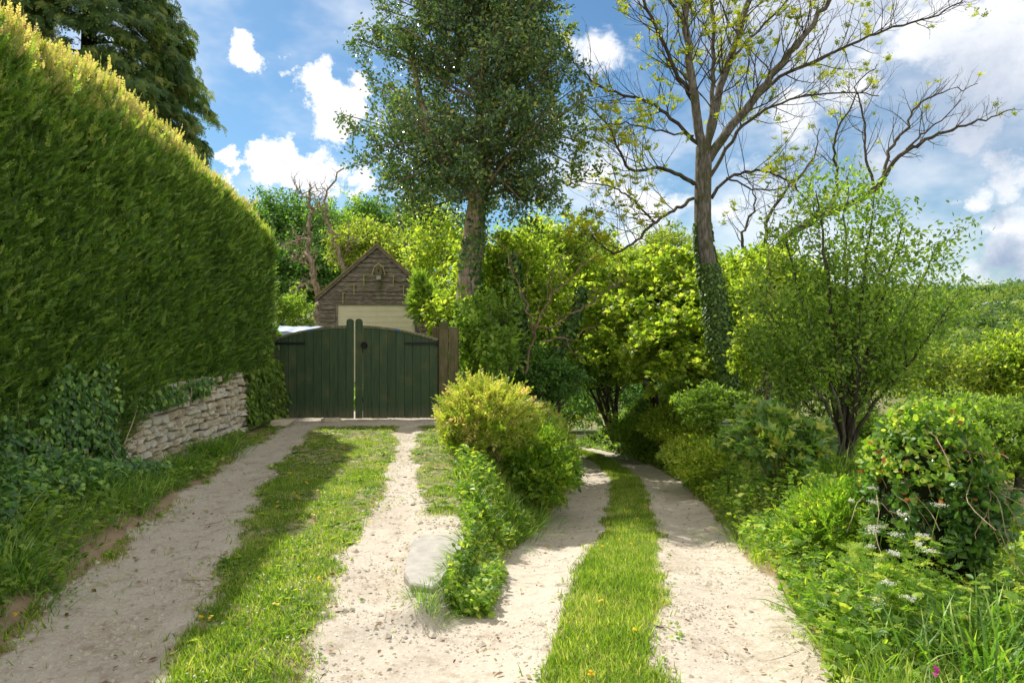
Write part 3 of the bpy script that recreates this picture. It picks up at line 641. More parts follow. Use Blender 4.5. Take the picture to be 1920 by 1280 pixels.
for sgn, ex in ((-1, g0), (1, g1)):
    s = (za-ze)/(gc-ex); x_o = ex+sgn*.12; z_o = ze-abs(s)*.12
    P4 = [(x_o, z_o+.02), (gc, za+.02), (gc, za+.08), (x_o, z_o+.08)]
    if sgn > 0: P4 = P4[::-1]
    a.prism(P4, GAY-.12, GAY+5.3, K['shingle'], .4)
    rows = 9
a.build('roof', gr)
a = Acc()
for sgn, ex in ((-1, g0), (1, g1)):
    s = (za-ze)/(gc-ex); x_o = ex+sgn*.10; z_o = ze-abs(s)*.10
    P4 = [(x_o, z_o-.08), (gc, za-.08), (gc, za+.018), (x_o, z_o+.018)]
    if sgn > 0: P4 = P4[::-1]
    a.prism(P4, GAY-.09, GAY-.05, K['board'], .1)
a.build('bargeboard', gr)
a = Acc()
a.box(dx0, dx1, GAY+.005, GAY+.03, zb, dzt, K['cream'], .5)
zz = dzt-.03
mid = (dx0+dx1)/2
while zz > zb:
    for u0, u1 in ((dx0+.03, mid-.008), (mid+.008, dx1-.03)): a.box(u0, u1, GAY-.008, GAY+.004, zz-.165, zz, K['cream'], .5)
    zz -= .178
a.build('door', gr)
a = Acc(); a.box(dx0-.055, dx0-.003, GAY-.04, GAY+.02, zb, dzt+.05, K['board']); a.box(dx1+.003, dx1+.055, GAY-.04, GAY+.02, zb, dzt+.05, K['board']); a.box(dx0-.25, dx1+.25, GAY-.045, GAY-.024, dzt+.002, dzt+.13, K['board']); a.build('door_frame', gr)
for px, py in ((683, 526), (737, 527), (665, 543), (756, 546), (645, 560)):
    p = at(px, py, GAY); a = Acc(); a.box(p[0]-.012, p[0]+.012, GAY-.07, GAY-.042, p[2]-.16, p[2]+.16, K['brass']); a.box(p[0]-.012, p[0]+.05, GAY-.07, GAY-.042, p[2]+.162, p[2]+.185, K['brass']); a.build('hook', gr)
a = Acc(); p = at(710, 508, GAY); Y0 = GAY-.05
a.prism([(p[0]-.10, p[2]-.12), (p[0]+.10, p[2]-.12), (p[0]+.10, p[2]+.08), (p[0], p[2]+.15), (p[0]-.10, p[2]+.08)], Y0-.18, Y0, K['post'], .2)
bb = thing('bird_box', 'small wooden bird box under the gable peak of the garage', 'bird box'); a.build('box', bb)
a = Acc(); a.tube([(p[0], Y0-.19, p[2]+.0), (p[0], Y0-.182, p[2]+.0)], .03, K['iron'], 10, True); a.build('dark_hole_disc', bb)  # black disc stands in for the shade inside the hole
a = Acc(); 
for s in (-1, 1): a.tube([(p[0], Y0-.09, p[2]+.24), (p[0]+s*.14, Y0-.09, p[2]+.10), (p[0]+s*.20, Y0-.09, p[2]-.12)], .018, K['brass'], 6, True)
a.build('roof', bb)
a = Acc(); a.box(p[0]-.07, p[0]+.07, Y0-.13, Y0, p[2]-.28, p[2]-.13, K['concrete']); a.box(p[0]-.05, p[0]+.05, Y0-.09, Y0, p[2]-.55, p[2]-.38, K['post']); a.tube([(p[0], Y0-.05, p[2]-.40), (p[0], Y0-.05, p[2]-.26)], .025, K['post'], 8, True); a.build('bracket', bb)
for o_ in (gr, bb):
    an = R(9.5); o_.rotation_euler.z = an; o_.location = (gc-(gc*math.cos(an)-GAY*math.sin(an)), GAY-(gc*math.sin(an)+GAY*math.cos(an)), 0)
# white sheet covered frame behind the left leaf
a = Acc(); c = at(555, 612, 15.5); nx_, ny_ = 18, 8
xs = np.linspace(c[0]-.55, c[0]+.52, nx_); yv = np.linspace(15.0, 16.6, ny_); X_, Y_ = np.meshgrid(xs, yv)
Z_ = c[2]-.10+.10*np.sin((Y_-15)/1.6*3.1)+(fbm(X_*6, Y_*6, 91)-.5)*.09
P_ = np.stack([X_, Y_, Z_], -1).reshape(-1, 3); i = np.arange(ny_-1)[:, None]*nx_+np.arange(nx_-1)[None]
a.add(P_, np.stack([i, i+1, i+nx_+1, i+nx_], -1).ravel(), np.full(i.size, 4), K['tarp'])
fr = np.stack([X_[0], Y_[0], Z_[0]], -1); lo = fr.copy(); lo[:, 2] = 0; lo[:, 1] -= .05; j = np.arange(nx_-1)
a.add(np.concatenate([lo, fr]), np.stack([j, j+1, j+1+nx_, j+nx_], -1).ravel(), np.full(nx_-1, 4), K['tarp'])
o = a.build('covered_frame', smooth=True); o['label'] = 'pale plastic sheet draped over a low frame behind the left gate leaf'; o['category'] = 'cover'
# metal field gate far down the lane
fg = thing('field_gate', 'grey tubular metal field gate at the far bend of the lane', 'gate'); Y = 34.0
x0, x1 = at(1048, 0, Y)[0], at(1108, 0, Y)[0]; zt = at(0, 808, Y)[2]
a = Acc()
for k in range(5): a.tube([(x0, Y, zt-[0, .24, .46, .66, .84][k]), (x1+1, Y+.4, zt-[0, .24, .46, .66, .84][k])], .026, K['galv'], 8)
a.build('bars', fg)
for xx, yy, zz, rr_ in ((x0, Y, 1.1, .03), (x1+1, Y+.4, 1.1, .03), (x0+1.3, Y+.2, .9, .02)): a = Acc(); a.tube([(xx, yy-.05, zt+.03), (xx, yy-.05, zt-zz)], rr_, K['galv'], 8); a.build('upright', fg)
# concrete slab at the corner of driveway and lane
a = Acc(); sp = [(775, 1012), (800, 1003), (870, 1005), (872, 1020), (845, 1060), (826, 1090), (812, 1102), (770, 1096), (757, 1075), (765, 1040)]
top = []
for px, py in sp: Yq = (EYE+.055)/((py-HOR)/F); top.append((at(px, py, Yq)[0], Yq))
n = len(top); cen = np.mean(top, 0); vv = [(x, y, -.058+rng.normal(0, .003)) for x, y in top]+[(cen[0]+(x-cen[0])*.985, cen[1]+(y-cen[1])*.985, -.40) for x, y in top]+[(cen[0]+(x-cen[0])*.97, cen[1]+(y-cen[1])*.97, -.045) for x, y in top]
L = list(range(2*n, 3*n)); Tt = [n]
for i in range(n): j = (i+1) % n; L += [i+2*n, i, j, j+2*n, i, i+n, j+n, j]; Tt += [4, 4]
a.add(vv, L, Tt, K['concrete']); o = a.build('concrete_slab'); o['label'] = 'broken flat concrete slab set at the driveway edge above the lane'; o['category'] = 'slab'
for (px, py, Y, hx, hy, hz, lb) in [(520, 800, 11.8, .28, .14, .06, 'flat pale stone lying by the left gatepost'), (622, 790, 12.25, .16, .1, .05, 'dark flat stone holding the left gate leaf at its foot'), (1283, 640+360, 8.2, .14, .09, .035, 'grey flat rock set in the right edge of the lane')]:
    a = Acc(); c = at(px, py, Y); c[2] = gz(c[0], Y)+hz*.4
    if px > 1200: c[0] = lane_c(Y)+1.05
    stone(a, c, hx, hy, hz); o = a.build('rock', smooth=False); o['label'] = lb; o['category'] = 'rock'
print('built things')
# ------------------------------------------------------------ holly
HY = 14.6; ht = thing('holly_tree', 'tall dark evergreen with small glossy leaves behind the right gateposts', 'tree')
trunk = np.array([at(868, 705, HY), at(872, 620, HY), at(880, 520, HY), at(890, 430, HY), at(897, 350, HY), at(900, 250, HY), at(905, 100, HY), at(905, 0, HY), at(900, -70, HY)])
trunk[0, 2] = gz(trunk[0, 0], HY)-.1
a = Acc(); tp = resample(trunk, 40); rad = np.interp(np.arange(40)/39, [0, .08, .3, .45, .7, 1], [.36, .28, .25, .21, .10, .02])*(1+.10*(fbm(np.arange(40)*.9, np.zeros(40), 5)-.5)); a.tube(tp, rad, K['hbark'], 14)
f2 = resample(np.array([at(897, 372, HY), at(878, 345, HY-.2), at(850, 335, HY-.4), at(820, 300, HY-.6), at(790, 200, HY-.5), at(770, 90, HY-.3)]), 14); a.tube(f2, np.linspace(.15, .04, 14), K['hbark'], 8)
f3 = resample(np.array([at(900, 345, HY), at(915, 300, HY+.3), at(960, 200, HY+.5), at(985, 60, HY+.5)]), 10); a.tube(f3, np.linspace(.12, .03, 10), K['hbark'], 8)
def env(pyv): return np.interp(pyv, [-90, -60, 0, 60, 150, 230, 290, 340, 400, 430], [60, 130, 185, 205, 235, 262, 268, 240, 170, 60])/F*HY
tips = []; 
for k in range(125):
    pyv = rng.uniform(-75, 395); r = env(pyv+10); an = rng.uniform(0, 6.283)
    o = at(897, pyv+rng.uniform(50, 150), HY) if pyv < 260 else at(897, pyv+rng.uniform(-90, 0), HY)
    o = np.array([np.interp(o[2], tp[:, 2], tp[:, 0]), HY, o[2]])
    e = at(890, pyv, HY)+np.array([math.cos(an)*r, math.sin(an)*r*.85, 0])*rng.uniform(.72, 1.0)
    pp = resample(np.array([o, o*.5+e*.5+np.array([0, 0, rng.uniform(-.1, .35)]), e+np.array([0, 0, rng.uniform(-.2, .2)])]), 8)
    a.tube(pp, np.linspace(.035, .008, 8), K['hbark'], 5)
    sub(a, pp, .012, 11, .85, [(5, .5, .7, .0), (4, .5, .7, .1)], K['twig'], 0, .22, tips)
a.build('trunk', ht, smooth=True)
print('holly tips', len(tips))
a = Acc(); leaves_on(a, tips, 11, LEAF, .088, K['holly'], .07, .5)
a.build('crown', ht)
a = Acc(); n = 1500; t = rng.random(n)*.62; idx = t*39; i0 = idx.astype(int); c = tp[i0]+(tp[i0+1]-tp[i0])*(idx-i0)[:, None]; rr = rad[i0]+.03; an = rng.normal(-.35, .75, n); an = np.where(vn(t*22, t*0, 9) > .62, rng.uniform(-2.8, -.3, n), an)
P = c+np.stack([np.cos(an)*rr, np.sin(an)*rr, np.zeros(n)], 1)+rng.normal(0, .03, (n, 3)); N = np.stack([np.cos(an), np.sin(an), np.full(n, .3)], 1)
a.scatter(IVY, P, rdir(n)*.5+[0, 0, -.6], N+rdir(n)*.5, .075*rng.uniform(.6, 1.3, n), K['ivy']); a.build('ivy', ht)
# ------------------------------------------------------------ ash
AY = 15.0; tr_ = thing('ash_tree', 'tall ash coming into leaf, its lower trunk wrapped in ivy, beside the lane', 'tree')
a = Acc(); tips = []
at_ = np.array([at(1362, 790, AY), at(1357, 700, AY), at(1350, 620, AY), at(1336, 540, AY), at(1323, 480, AY), at(1317, 420, AY), at(1318, 340, AY), at(1320, 275, AY)]); at_[0, 2] = gz(at_[0, 0], AY)-.2
tt = resample(at_, 30); trad = np.interp(np.arange(30)/29, [0, .1, .4, .7, 1], [.32, .25, .21, .185, .175]); a.tube(tt, trad, K['bark'], 14)
LIMBS = [([(1318, 300), (1308, 220), (1296, 130), (1286, 40), (1282, -80), (1270, -260)], .135, .04, -.3), ([(1322, 290), (1342, 200), (1370, 110), (1402, 10), (1440, -120), (1470, -260)], .12, .04, .4),
 ([(1328, 300), (1360, 250), (1400, 205), (1445, 145), (1495, 85), (1550, 10), (1610, -80)], .135, .03, -.5), ([(1395, 210), (1450, 150), (1540, 110), (1620, 70), (1690, 45), (1750, 35), (1815, -5)], .06, .015, .3),
 ([(1332, 330), (1390, 235), (1450, 195), (1520, 178), (1600, 172), (1650, 180)], .055, .012, .8), ([(1302, 345), (1275, 330), (1230, 312), (1185, 325), (1165, 290), (1140, 230), (1090, 190)], .06, .012, -.3),
 ([(1300, 372), (1262, 395), (1230, 418), (1190, 455), (1150, 480), (1120, 450), (1085, 430)], .05, .012, -.8), ([(1230, 418), (1200, 385), (1160, 355), (1120, 345), (1075, 338)], .035, .01, .3),
 ([(1310, 270), (1270, 230), (1220, 190), (1170, 182), (1120, 160), (1075, 120), (1060, 60)], .06, .012, .5), ([(1334, 372), (1360, 335), (1400, 318), (1440, 322), (1490, 345), (1530, 400)], .05, .012, .2),
 ([(1362, 333), (1400, 350), (1450, 358), (1500, 350)], .03, .01, -.3), ([(1300, 190), (1260, 120), (1230, 50), (1190, -30), (1150, -120)], .06, .02, -.4), ([(1286, 40), (1240, -20), (1180, -60), (1120, -80)], .04, .015, .4),
 ([(1325, 280), (1335, 180), (1340, 90), (1335, 0), (1345, -120)], .07, .03, .2), ([(1370, 110), (1420, 60), (1470, 10), (1530, -60)], .04, .015, 1.), ([(1300, 255), (1235, 245), (1180, 230), (1130, 235)], .03, .01, -1.)]
for pts, r0, r1, dy in LIMBS:
    n = len(pts); P = np.array([at(px, py, AY+dy*k*.5) for k, (px, py) in enumerate(pts)]); P = resample(P, n*4); P[1:] += rng.normal(0, .02, P[1:].shape)
    r0 *= .8; a.tube(P, np.linspace(r0, r1, len(P)), K['bark'] if r0 > .05 else K['twig'], 9 if r0 > .05 else 6)
    Lc = np.linalg.norm(np.diff(P, axis=0), axis=1).sum()
    sub(a, P, min(.022, r0*.35), int(Lc*6.0), 1.6, [(9, .55, .8, .2, .6), (5, .55, .8, .3, .7)], K['twig'], 0, .18, tips, (5, 4, 3))
a.build('trunk', tr_, smooth=True); print('ash tips', len(tips))
a = Acc(); P = np.array([t[-1] for t in tips if rng.random() < np.interp(t[-1][0], [1.0, 4.5, 6.5, 9.5], [.55, .45, .25, .10])]); P = P[(fbm(P[:, 0]*.6+9, P[:, 2]*.6, 77) > .36)]; P = np.concatenate([P, P+rng.normal(0, .09, P.shape), P+rng.normal(0, .12, P.shape)]); n = len(P)
a.scatter(ROSETTE, P, rdir(n)*.6+[0, 0, .7], rdir(n), .085*rng.uniform(.4, 1.5, n), K['ash']); a.build('crown', tr_)
a = Acc(); n = 18000; t = rng.random(n)**.9*.74; idx = t*29; i0 = idx.astype(int); c = tt[i0]+(tt[i0+1]-tt[i0])*(idx-i0)[:, None]; rr = trad[i0]+np.interp(t, [0, .5, .66, .74], [.12, .10, .05, .02])*rng.random(n); an = rng.uniform(0, 6.283, n); k = (t < .60) | (an < 3.6) & (rng.random(n) < .7); 
P = c+np.stack([np.cos(an)*rr, np.sin(an)*rr, np.zeros(n)], 1); N = np.stack([np.cos(an), np.sin(an), np.full(n, .4)], 1); P = P[k]; N = N[k]; n = len(P)
a.scatter(IVY, P, rdir(n)*.5+[0, 0, -.7], N+rdir(n)*.4, .066*rng.uniform(.6, 1.25, n), K['ivyl'], rng.random(n)*.9+.1); a.build('ivy', tr_)
# ------------------------------------------------------------ bare tree behind, and dead trees
def limb_tree(label, cat, Y, limbs, m, twn, L, leaf=None, name='bare_tree', dens=4.2, jit=.035, spec=None, lp=.3, lsz=.08, tm=ROSETTE, lk='ash', per=1):
    root = thing(name, label, cat); a = Acc(); tips = []
    for pts, r0, r1, dy in limbs:
        P = np.array([at(px, py, Y+dy*k*.5) for k, (px, py) in enumerate(pts)]); 
        P = resample(P, len(pts)*4); P[1:] += rng.normal(0, jit, P[1:].shape); a.tube(P, np.linspace(r0, r1, len(P)), K[m], 8)
        Lc = np.linalg.norm(np.diff(P, axis=0), axis=1).sum()
        sub(a, P, twn, int(Lc*dens), L, spec or [(7, .5, .8, .3, .5), (4, .5, .9, .3, .5)], K[m], 0, .2, tips, (5, 4, 3))
    a.build('trunk', root, smooth=True)
    if leaf:
        a = Acc(); T_ = [t for t in tips if rng.random() < lp]
        leaves_on(a, T_, per, tm, lsz, K[lk], .05); a.build('crown', root)
    return root
limb_tree('leafless spreading tree whose bare boughs fan out behind the elder', 'tree', 18, [([(1480, 800), (1470, 600), (1440, 500), (1480, 430), (1560, 400), (1640, 360)], .16, .07, .2), ([(1640, 360), (1670, 310), (1720, 270), (1790, 240), (1850, 222), (1900, 205)], .07, .012, 0), ([(1650, 350), (1665, 290), (1700, 240), (1720, 190), (1780, 170), (1830, 160)], .05, .01, .4),
  ([(1560, 400), (1570, 330), (1560, 260), (1590, 200), (1640, 150)], .05, .012, -.3), ([(1640, 360), (1620, 290), (1625, 230), (1600, 160), (1650, 120)], .04, .01, .3), ([(1700, 280), (1760, 225), (1800, 190)], .03, .01, 0), ([(1440, 500), (1430, 420), (1470, 360), (1520, 310), (1540, 240)], .06, .012, .5),
  ([(1400, 500), (1390, 440), (1420, 380), (1400, 330)], .05, .01, .3)], 'twig', .016, 1.15, True, lp=.06, lsz=.11)
limb_tree('gnarled dead tree with a bare brown trunk left of the garage', 'tree', 27, [([(600, 600), (590, 540), (582, 500), (578, 440), (585, 380), (580, 340)], .15, .04, 0), ([(578, 450), (550, 448), (525, 462)], .05, .015, 0), ([(585, 500), (560, 490), (545, 478)], .04, .012, 0.2), ([(583, 400), (600, 370), (605, 340)], .04, .012, .2), ([(580, 375), (560, 360), (548, 335)], .04, .012, -.2), ([(592, 545), (565, 535), (540, 545)], .03, .01, 0)], 'hbark', .03, .8, name='dead_tree', dens=6, jit=.07, spec=[(5, .6, .6, .2, .3), (3, .6, .7, .2, .3)])
limb_tree('slender dead trunk leaning beside the larger dead tree', 'tree', 29, [([(660, 560), (640, 490), (622, 440), (608, 400), (612, 350), (640, 320)], .11, .03, 0), ([(610, 400), (590, 380), (585, 355)], .03, .01, 0), ([(640, 490), (655, 450), (650, 420)], .03, .01, 0)], 'hbark', .026, .8, name='dead_tree', dens=5, jit=.07, spec=[(5, .6, .6, .2, .3), (3, .6, .7, .2, .3)])
limb_tree('bare forked tree rising behind the garage roof', 'tree', 27, [([(770, 640), (768, 500), (762, 440), (745, 400)], .16, .05, 0), ([(765, 480), (790, 440), (800, 400), (830, 380)], .12, .03, 0), ([(790, 440), (775, 400), (780, 360)], .06, .02, .3)], 'bark', .02, .8, True, lp=.7, lsz=.16, name='forked_tree', tm=TWIGLET, lk='olive', per=2)
limb_tree('reddish bare sapling branches arching in front of the roadside maples', 'sapling', 13, [([(985, 700), (1000, 620), (1030, 560), (1080, 510), (1130, 470)], .022, .008, 0), ([(1000, 620), (1060, 600), (1110, 570), (1150, 540), (1180, 520)], .022, .006, .1), ([(1015, 640), (1070, 640), (1120, 600)], .018, .006, .2), ([(1000, 620), (985, 560), (960, 500), (930, 440)], .02, .006, -.1), ([(1030, 560), (1040, 500), (1075, 460)], .014, .005, .2)], 'rtwig', .006, .75, True, lp=.45, lsz=.10, name='sapling', tm=LEAF, lk='lime', per=2, dens=3)
limb_tree('slim upright sapling standing between the ash and the elder', 'sapling', 10.5, [([(1437, 800), (1435, 720), (1440, 640), (1445, 560), (1440, 480), (1450, 420)], .022, .006, 0)], 'rtwig', .007, .7, True, lp=.9, lsz=.075, name='sapling', tm=LEAF, lk='lime', per=4, dens=5)
# ivy clad snags
for lb, pts, Y, r in [('upright ivy clad stump in the middle of the green thicket', [(985, 760), (980, 680), (975, 600), (972, 540), (960, 480)], 14, .16), ('ivy clad stem leaning right above the shaded thicket', [(1030, 720), (1045, 660), (1070, 610), (1088, 570), (1092, 540)], 14.5, .12)]:
    o = thing('ivy_clad_stump', lb, 'stump'); P = resample(np.array([at(x, y, Y) for x, y in pts]), 16); P[0, 2] = min(P[0, 2], gz(P[0, 0], Y)+.2)
    a = Acc(); a.tube(P, np.linspace(r*.7, r*.3, 16), K['dbark'], 8); a.build('trunk', o)
    a = Acc(); n = 3600; t = rng.random(n)*14.9; i0 = t.astype(int); c = P[i0]+(P[i0+1]-P[i0])*(t-i0)[:, None]; d = rdir(n); c = c+d*(r*(.6+.9*rng.random((n, 1))**2)*np.interp(t, [0, 15], [1.3, .8])[:, None]*(1+.5*(fbm(t*.8, t*0, 4)-.5))[:, None])
    a.scatter(IVY, c, rdir(n)*.5+[0, 0, -.6], d+rdir(n)*.4, .085*rng.uniform(.6, 1.3, n), K['ivyl'], rng.random(n)*.9); a.build('ivy', o)
# ------------------------------------------------------------ elder (multi stemmed)
EY = 9.6; er = thing('elder_tree', 'many stemmed elder in fresh green leaf right of the lane', 'tree'); a = Acc(); tips = []
b0 = at(1583, 885, EY); b0[2] = gz(b0[0], EY)-.1
for k, (px, py, dy, r) in enumerate([(1420, 560, -.3, .035), (1470, 430, .3, .045), (1530, 360, -.4, .05), (1590, 330, .4, .05), (1640, 360, 0, .055), (1690, 420, -.3, .05), (1760, 450, .3, .045), (1790, 560, -.2, .035), (1440, 660, .2, .03), (1720, 600, .5, .03), (1560, 480, .6, .035), (1620, 500, -.6, .035), (1510, 580, -.5, .03), (1670, 640, .5, .03)]):
    e = at(px, py, EY+dy); m1 = b0+(e-b0)*.35+np.array([-(e-b0)[0]*.16, dy*.2, .12]); P = resample(np.array([b0+[rng.uniform(-.08, .08), rng.uniform(-.08, .08), 0], b0*.85+m1*.15+[0, 0, .25], m1, b0+(e-b0)*.7+[0, 0, .08], e]), 16)
    P[3:] += rng.normal(0, .015, P[3:].shape); a.tube(P, np.linspace(r, .008, 16), K['dbark'] if k % 3 else K['bark'], 7)
    sub(a, P, .012, 13, .8, [(5, .55, .8, .25, .3), (3, .5, .8, .2, .3)], K['twig'], 0, .36, tips)
a.tube(np.array([b0, b0+[.0, 0, .45]]), [.14, .10], K['bark'], 10)
a.build('trunk', er, smooth=True); print('elder tips', len(tips))
a = Acc(); leaves_on(a, tips, 32, [LEAF, LONG], .080, K['mid'], .15, .6); a.build('crown', er)
# ------------------------------------------------------------ cypress behind the hedge
CY = 29.0; CS = 1.7; cr = thing('cypress_tree', 'huge dark drooping conifer towering behind the hedge', 'tree'); cx = at(165, 0, CY)[0]
a = Acc(); zt = 22.0; a.tube([(cx, CY, gz(cx, CY)), (cx+.05, CY, 12), (cx, CY, zt)], [.6, .35, .03], K['dbark'], 10); a.build('trunk', cr)
a = Acc()
def cr_r(z): return np.interp(z, [1, 7.4, 10.8, 14.2, 16, 18, 22], [4.6, 4.3, 4.1, 3.8, 2.8, 1.8, .1])
nb = 1500; zz = rng.uniform(4, 21, nb); an = rng.uniform(-3.6, .6, nb); lobe = 1+.20*(vn(an*3+zz*.3, zz*1.2, 61)-.5)+rng.normal(0, .07, nb)
R1 = cr_r(zz)*lobe
PP = []; DD = []
for k in range(nb):
    rr = R1[k]; dirx = np.array([math.cos(an[k]), math.sin(an[k]), 0]); base = np.array([cx, CY, zz[k]+.5])
    nsp = 15; u = rng.uniform(.62, 1.02, nsp); p = base+dirx*(rr*u)[:, None]+np.array([0, 0, 1])*(-.75*(u-.5)**2*rr)[:, None]; side = np.cross(dirx, [0, 0, 1]); p += side*rng.normal(0, .26, (nsp, 1))
    PP.append(p); DD.append(dirx*.7+side*rng.normal(0, .5, (nsp, 1))+np.array([0, 0, -.65]))
P = np.concatenate(PP); D = np.concatenate(DD); n = len(P)
for k in range(2): s_ = slice(k, None, 2); a.scatter(CYP[k], P[s_], D[s_]+rdir(len(P[s_]))*.2, np.array([0, 0, .6])+D[s_]*.5+rdir(len(P[s_]))*.4, .56*rng.uniform(.7, 1.25, len(P[s_])), K['cyp'])
a.build('crown', cr); print('cypress', n)
# a core of limbs so the crown is not see-through
a = Acc()
for k in range(160):
    z_ = rng.uniform(4, 20); q = rng.uniform(0, 6.28); r_ = cr_r(z_)*.75; a.tube([(cx, CY, z_+.3), (cx+math.cos(q)*r_*.6, CY+math.sin(q)*r_*.6, z_+.35), (cx+math.cos(q)*r_, CY+math.sin(q)*r_, z_)], [.06, .035, .01], K['dbark'], 5)
a.build('limbs', cr)
# ------------------------------------------------------------ mid trees (behind the gate and along the lane)
G1 = 'trees and bushes behind the garage'; G2 = 'leafy trees along the lane'
MT = [  # label, cat, name, px, py, rx, rz, Y, mat, nl, size, kw
 ('bright lime tree peeping over the left slope of the garage roof', 'tree', 'leafy_tree', 680, 470, 1.7, 1.6, 31, 'olive', 4500, .16, dict(seed=2, group=G1)),
 ('yellow green tree directly behind the garage gable peak', 'tree', 'leafy_tree', 765, 500, 2.0, 1.9, 30, 'olive', 5000, .16, dict(seed=3, group=G1)),
 ('loose olive tree between the garage and the holly trunk', 'tree', 'leafy_tree', 830, 480, 1.5, 1.8, 26, 'lime', 4200, .14, dict(seed=4, group=G1)),
 ('fresh green bush pressed against the right side of the garage', 'bush', 'leafy_bush', 848, 600, .75, 1.25, 19.5, 'lime', 4500, .11, dict(seed=5, group=G1)),
 ('pale grey green bush left of the garage wall', 'bush', 'leafy_bush', 535, 590, .9, .9, 24, 'mid', 5000, .10, dict(seed=6, group=G1)),
 ('big leaved hazel bush just right of the gateposts', 'bush', 'hazel_bush', 935, 640, .95, 1.25, 13.0, 'mid', 7500, .115, dict(seed=7, group=G2, stems=5, tr=.03)),
 ('tall lime green hazel right of the holly trunk', 'tree', 'hazel_tree', 960, 540, 1.3, 1.5, 16.0, 'lime', 10000, .11, dict(seed=8, group=G2, stems=4, tr=.05)),
 ('rounded lime green tree behind the ivy clad stump', 'tree', 'leafy_tree', 1040, 530, 1.9, 1.9, 20.0, 'lime', 14000, .12, dict(seed=9, group=G2)),
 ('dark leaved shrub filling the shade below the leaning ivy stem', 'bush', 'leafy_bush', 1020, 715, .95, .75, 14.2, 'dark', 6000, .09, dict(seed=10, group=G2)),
 ('lime maple crowning the lane left of the ash', 'tree', 'maple_tree', 1235, 575, 1.75, 1.75, 18.5, 'lime', 21000, .11, dict(seed=11, group=G2, tm=MAPLE, base=(4.7, 18.5))),
 ('yellow green maple high over the middle of the lane', 'tree', 'maple_tree', 1150, 560, 2.1, 1.9, 23.0, 'lime', 15000, .14, dict(seed=12, group=G2, base=(4.9, 23.0))),
 ('low maple boughs hanging over the right bank of the lane', 'tree', 'maple_tree', 1285, 680, 1.45, 1.35, 16.4, 'lime', 17000, .11, dict(seed=13, group=G2, tm=MAPLE)),
 ('green coppiced tree whose dark stems show where the lane bends', 'tree', 'coppiced_tree', 1130, 665, 2.3, 1.45, 25.5, 'mid', 14000, .13, dict(seed=14, group=G2, stems=9, tr=.07, bark='dbark', base=(4.0, 26.5))),
 ('shaded green tree with a plain brown trunk right of the coppiced stems', 'tree', 'leafy_tree', 1215, 660, 1.8, 1.4, 21.0, 'lime', 12000, .12, dict(seed=15, group=G2, tr=.12, bark='dbark', base=(4.6, 21.5))),
 ('fresh green bush against the ash trunk on its right', 'bush', 'leafy_bush', 1440, 670, .75, 1.0, 13.2, 'lime', 8000, .09, dict(seed=16, group=G2)),
 ('yellow green sycamore boughs behind the right side of the ash', 'tree', 'sycamore_tree', 1440, 560, 1.5, 1.4, 17.0, 'lime', 9000, .12, dict(seed=17, group=G2)),
 ('low bush filling the bank between the ash and the vine leaved bush', 'bush', 'leafy_bush', 1345, 765, .8, .45, 12.5, 'mid', 6500, .08, dict(seed=18, group=G2, trunk=False)),
 ('green tree closing the view beyond the field gate', 'tree', 'leafy_tree', 1060, 760, 2.0, 1.7, 38.0, 'lime', 9000, .16, dict(seed=19, group=G2)),
 ('dark tree beyond the lane bend behind the coppiced stems', 'tree', 'leafy_tree', 1180, 730, 3.2, 2.5, 33.0, 'dark', 15000, .16, dict(seed=20, group=G2)),
 ('dark tree overhanging the left side of the lane bend', 'tree', 'leafy_tree', 1010, 650, 2.0, 2.2, 24.0, 'mid', 13000, .13, dict(seed=21, group=G2)),
 ('dark green tree behind the elder stems', 'tree', 'leafy_tree', 1500, 700, 2.4, 1.8, 22.0, 'mid', 12000, .12, dict(seed=22, group=G2)),
 ('hazel arching low over the lane left of the coppiced stems', 'tree', 'hazel_tree', 1075, 690, 1.5, .8, 20.0, 'mid', 9000, .11, dict(seed=23, group=G2, stems=3, tr=.04, base=(.2, 20))),
]
for m_ in MT:
    kw = m_[11]; bushtree(m_[0], m_[1], m_[2], *m_[3:8], m_[8], m_[9], m_[10], **kw)
# ------------------------------------------------------------ right valley trees
G3 = 'valley trees right of the lane'
for m_ in [
 ('golden green tree at the right edge of the picture', 'tree', 'leafy_tree', 1900, 700, 1.35, 1.7, 24, 'lime', 9000, .14, dict(seed=31, group=G3, bark='dbark')),
 ('brownish budding tree between the elder and the golden tree', 'tree', 'leafy_tree', 1755, 710, 1.5, 1.4, 24, 'olive', 6000, .12, dict(seed=32, group=G3, bark='dbark', stems=3, tr=.08)),
 ('low green scrub bush behind the ivy mound', 'bush', 'leafy_bush', 1800, 820, 1.3, .9, 12, 'mid', 9000, .085, dict(seed=33, group=G3)),
 ('rounded green bush at the right edge beyond the ivy mound', 'bush', 'leafy_bush', 1915, 850, 1.3, 1.1, 11, 'mid', 9000, .085, dict(seed=34, group=G3)),
 ('pale green bush below the elder on its right', 'bush', 'leafy_bush', 1660, 830, 1.4, .8, 14, 'mid', 9000, .085, dict(seed=35, group=G3)),
 ('dull green tree low in the valley beyond the elder', 'tree', 'leafy_tree', 1630, 700, 2.4, 1.8, 30, 'olive', 10000, .15, dict(seed=36, group=G3)),
 ('dark bushy tree low at the right beyond the scrub', 'tree', 'leafy_tree', 1830, 800, 1.8, .9, 21, 'mid', 10000, .12, dict(seed=37, group=G3))]:
    bushtree(*m_[:3], *m_[3:11], **m_[11])
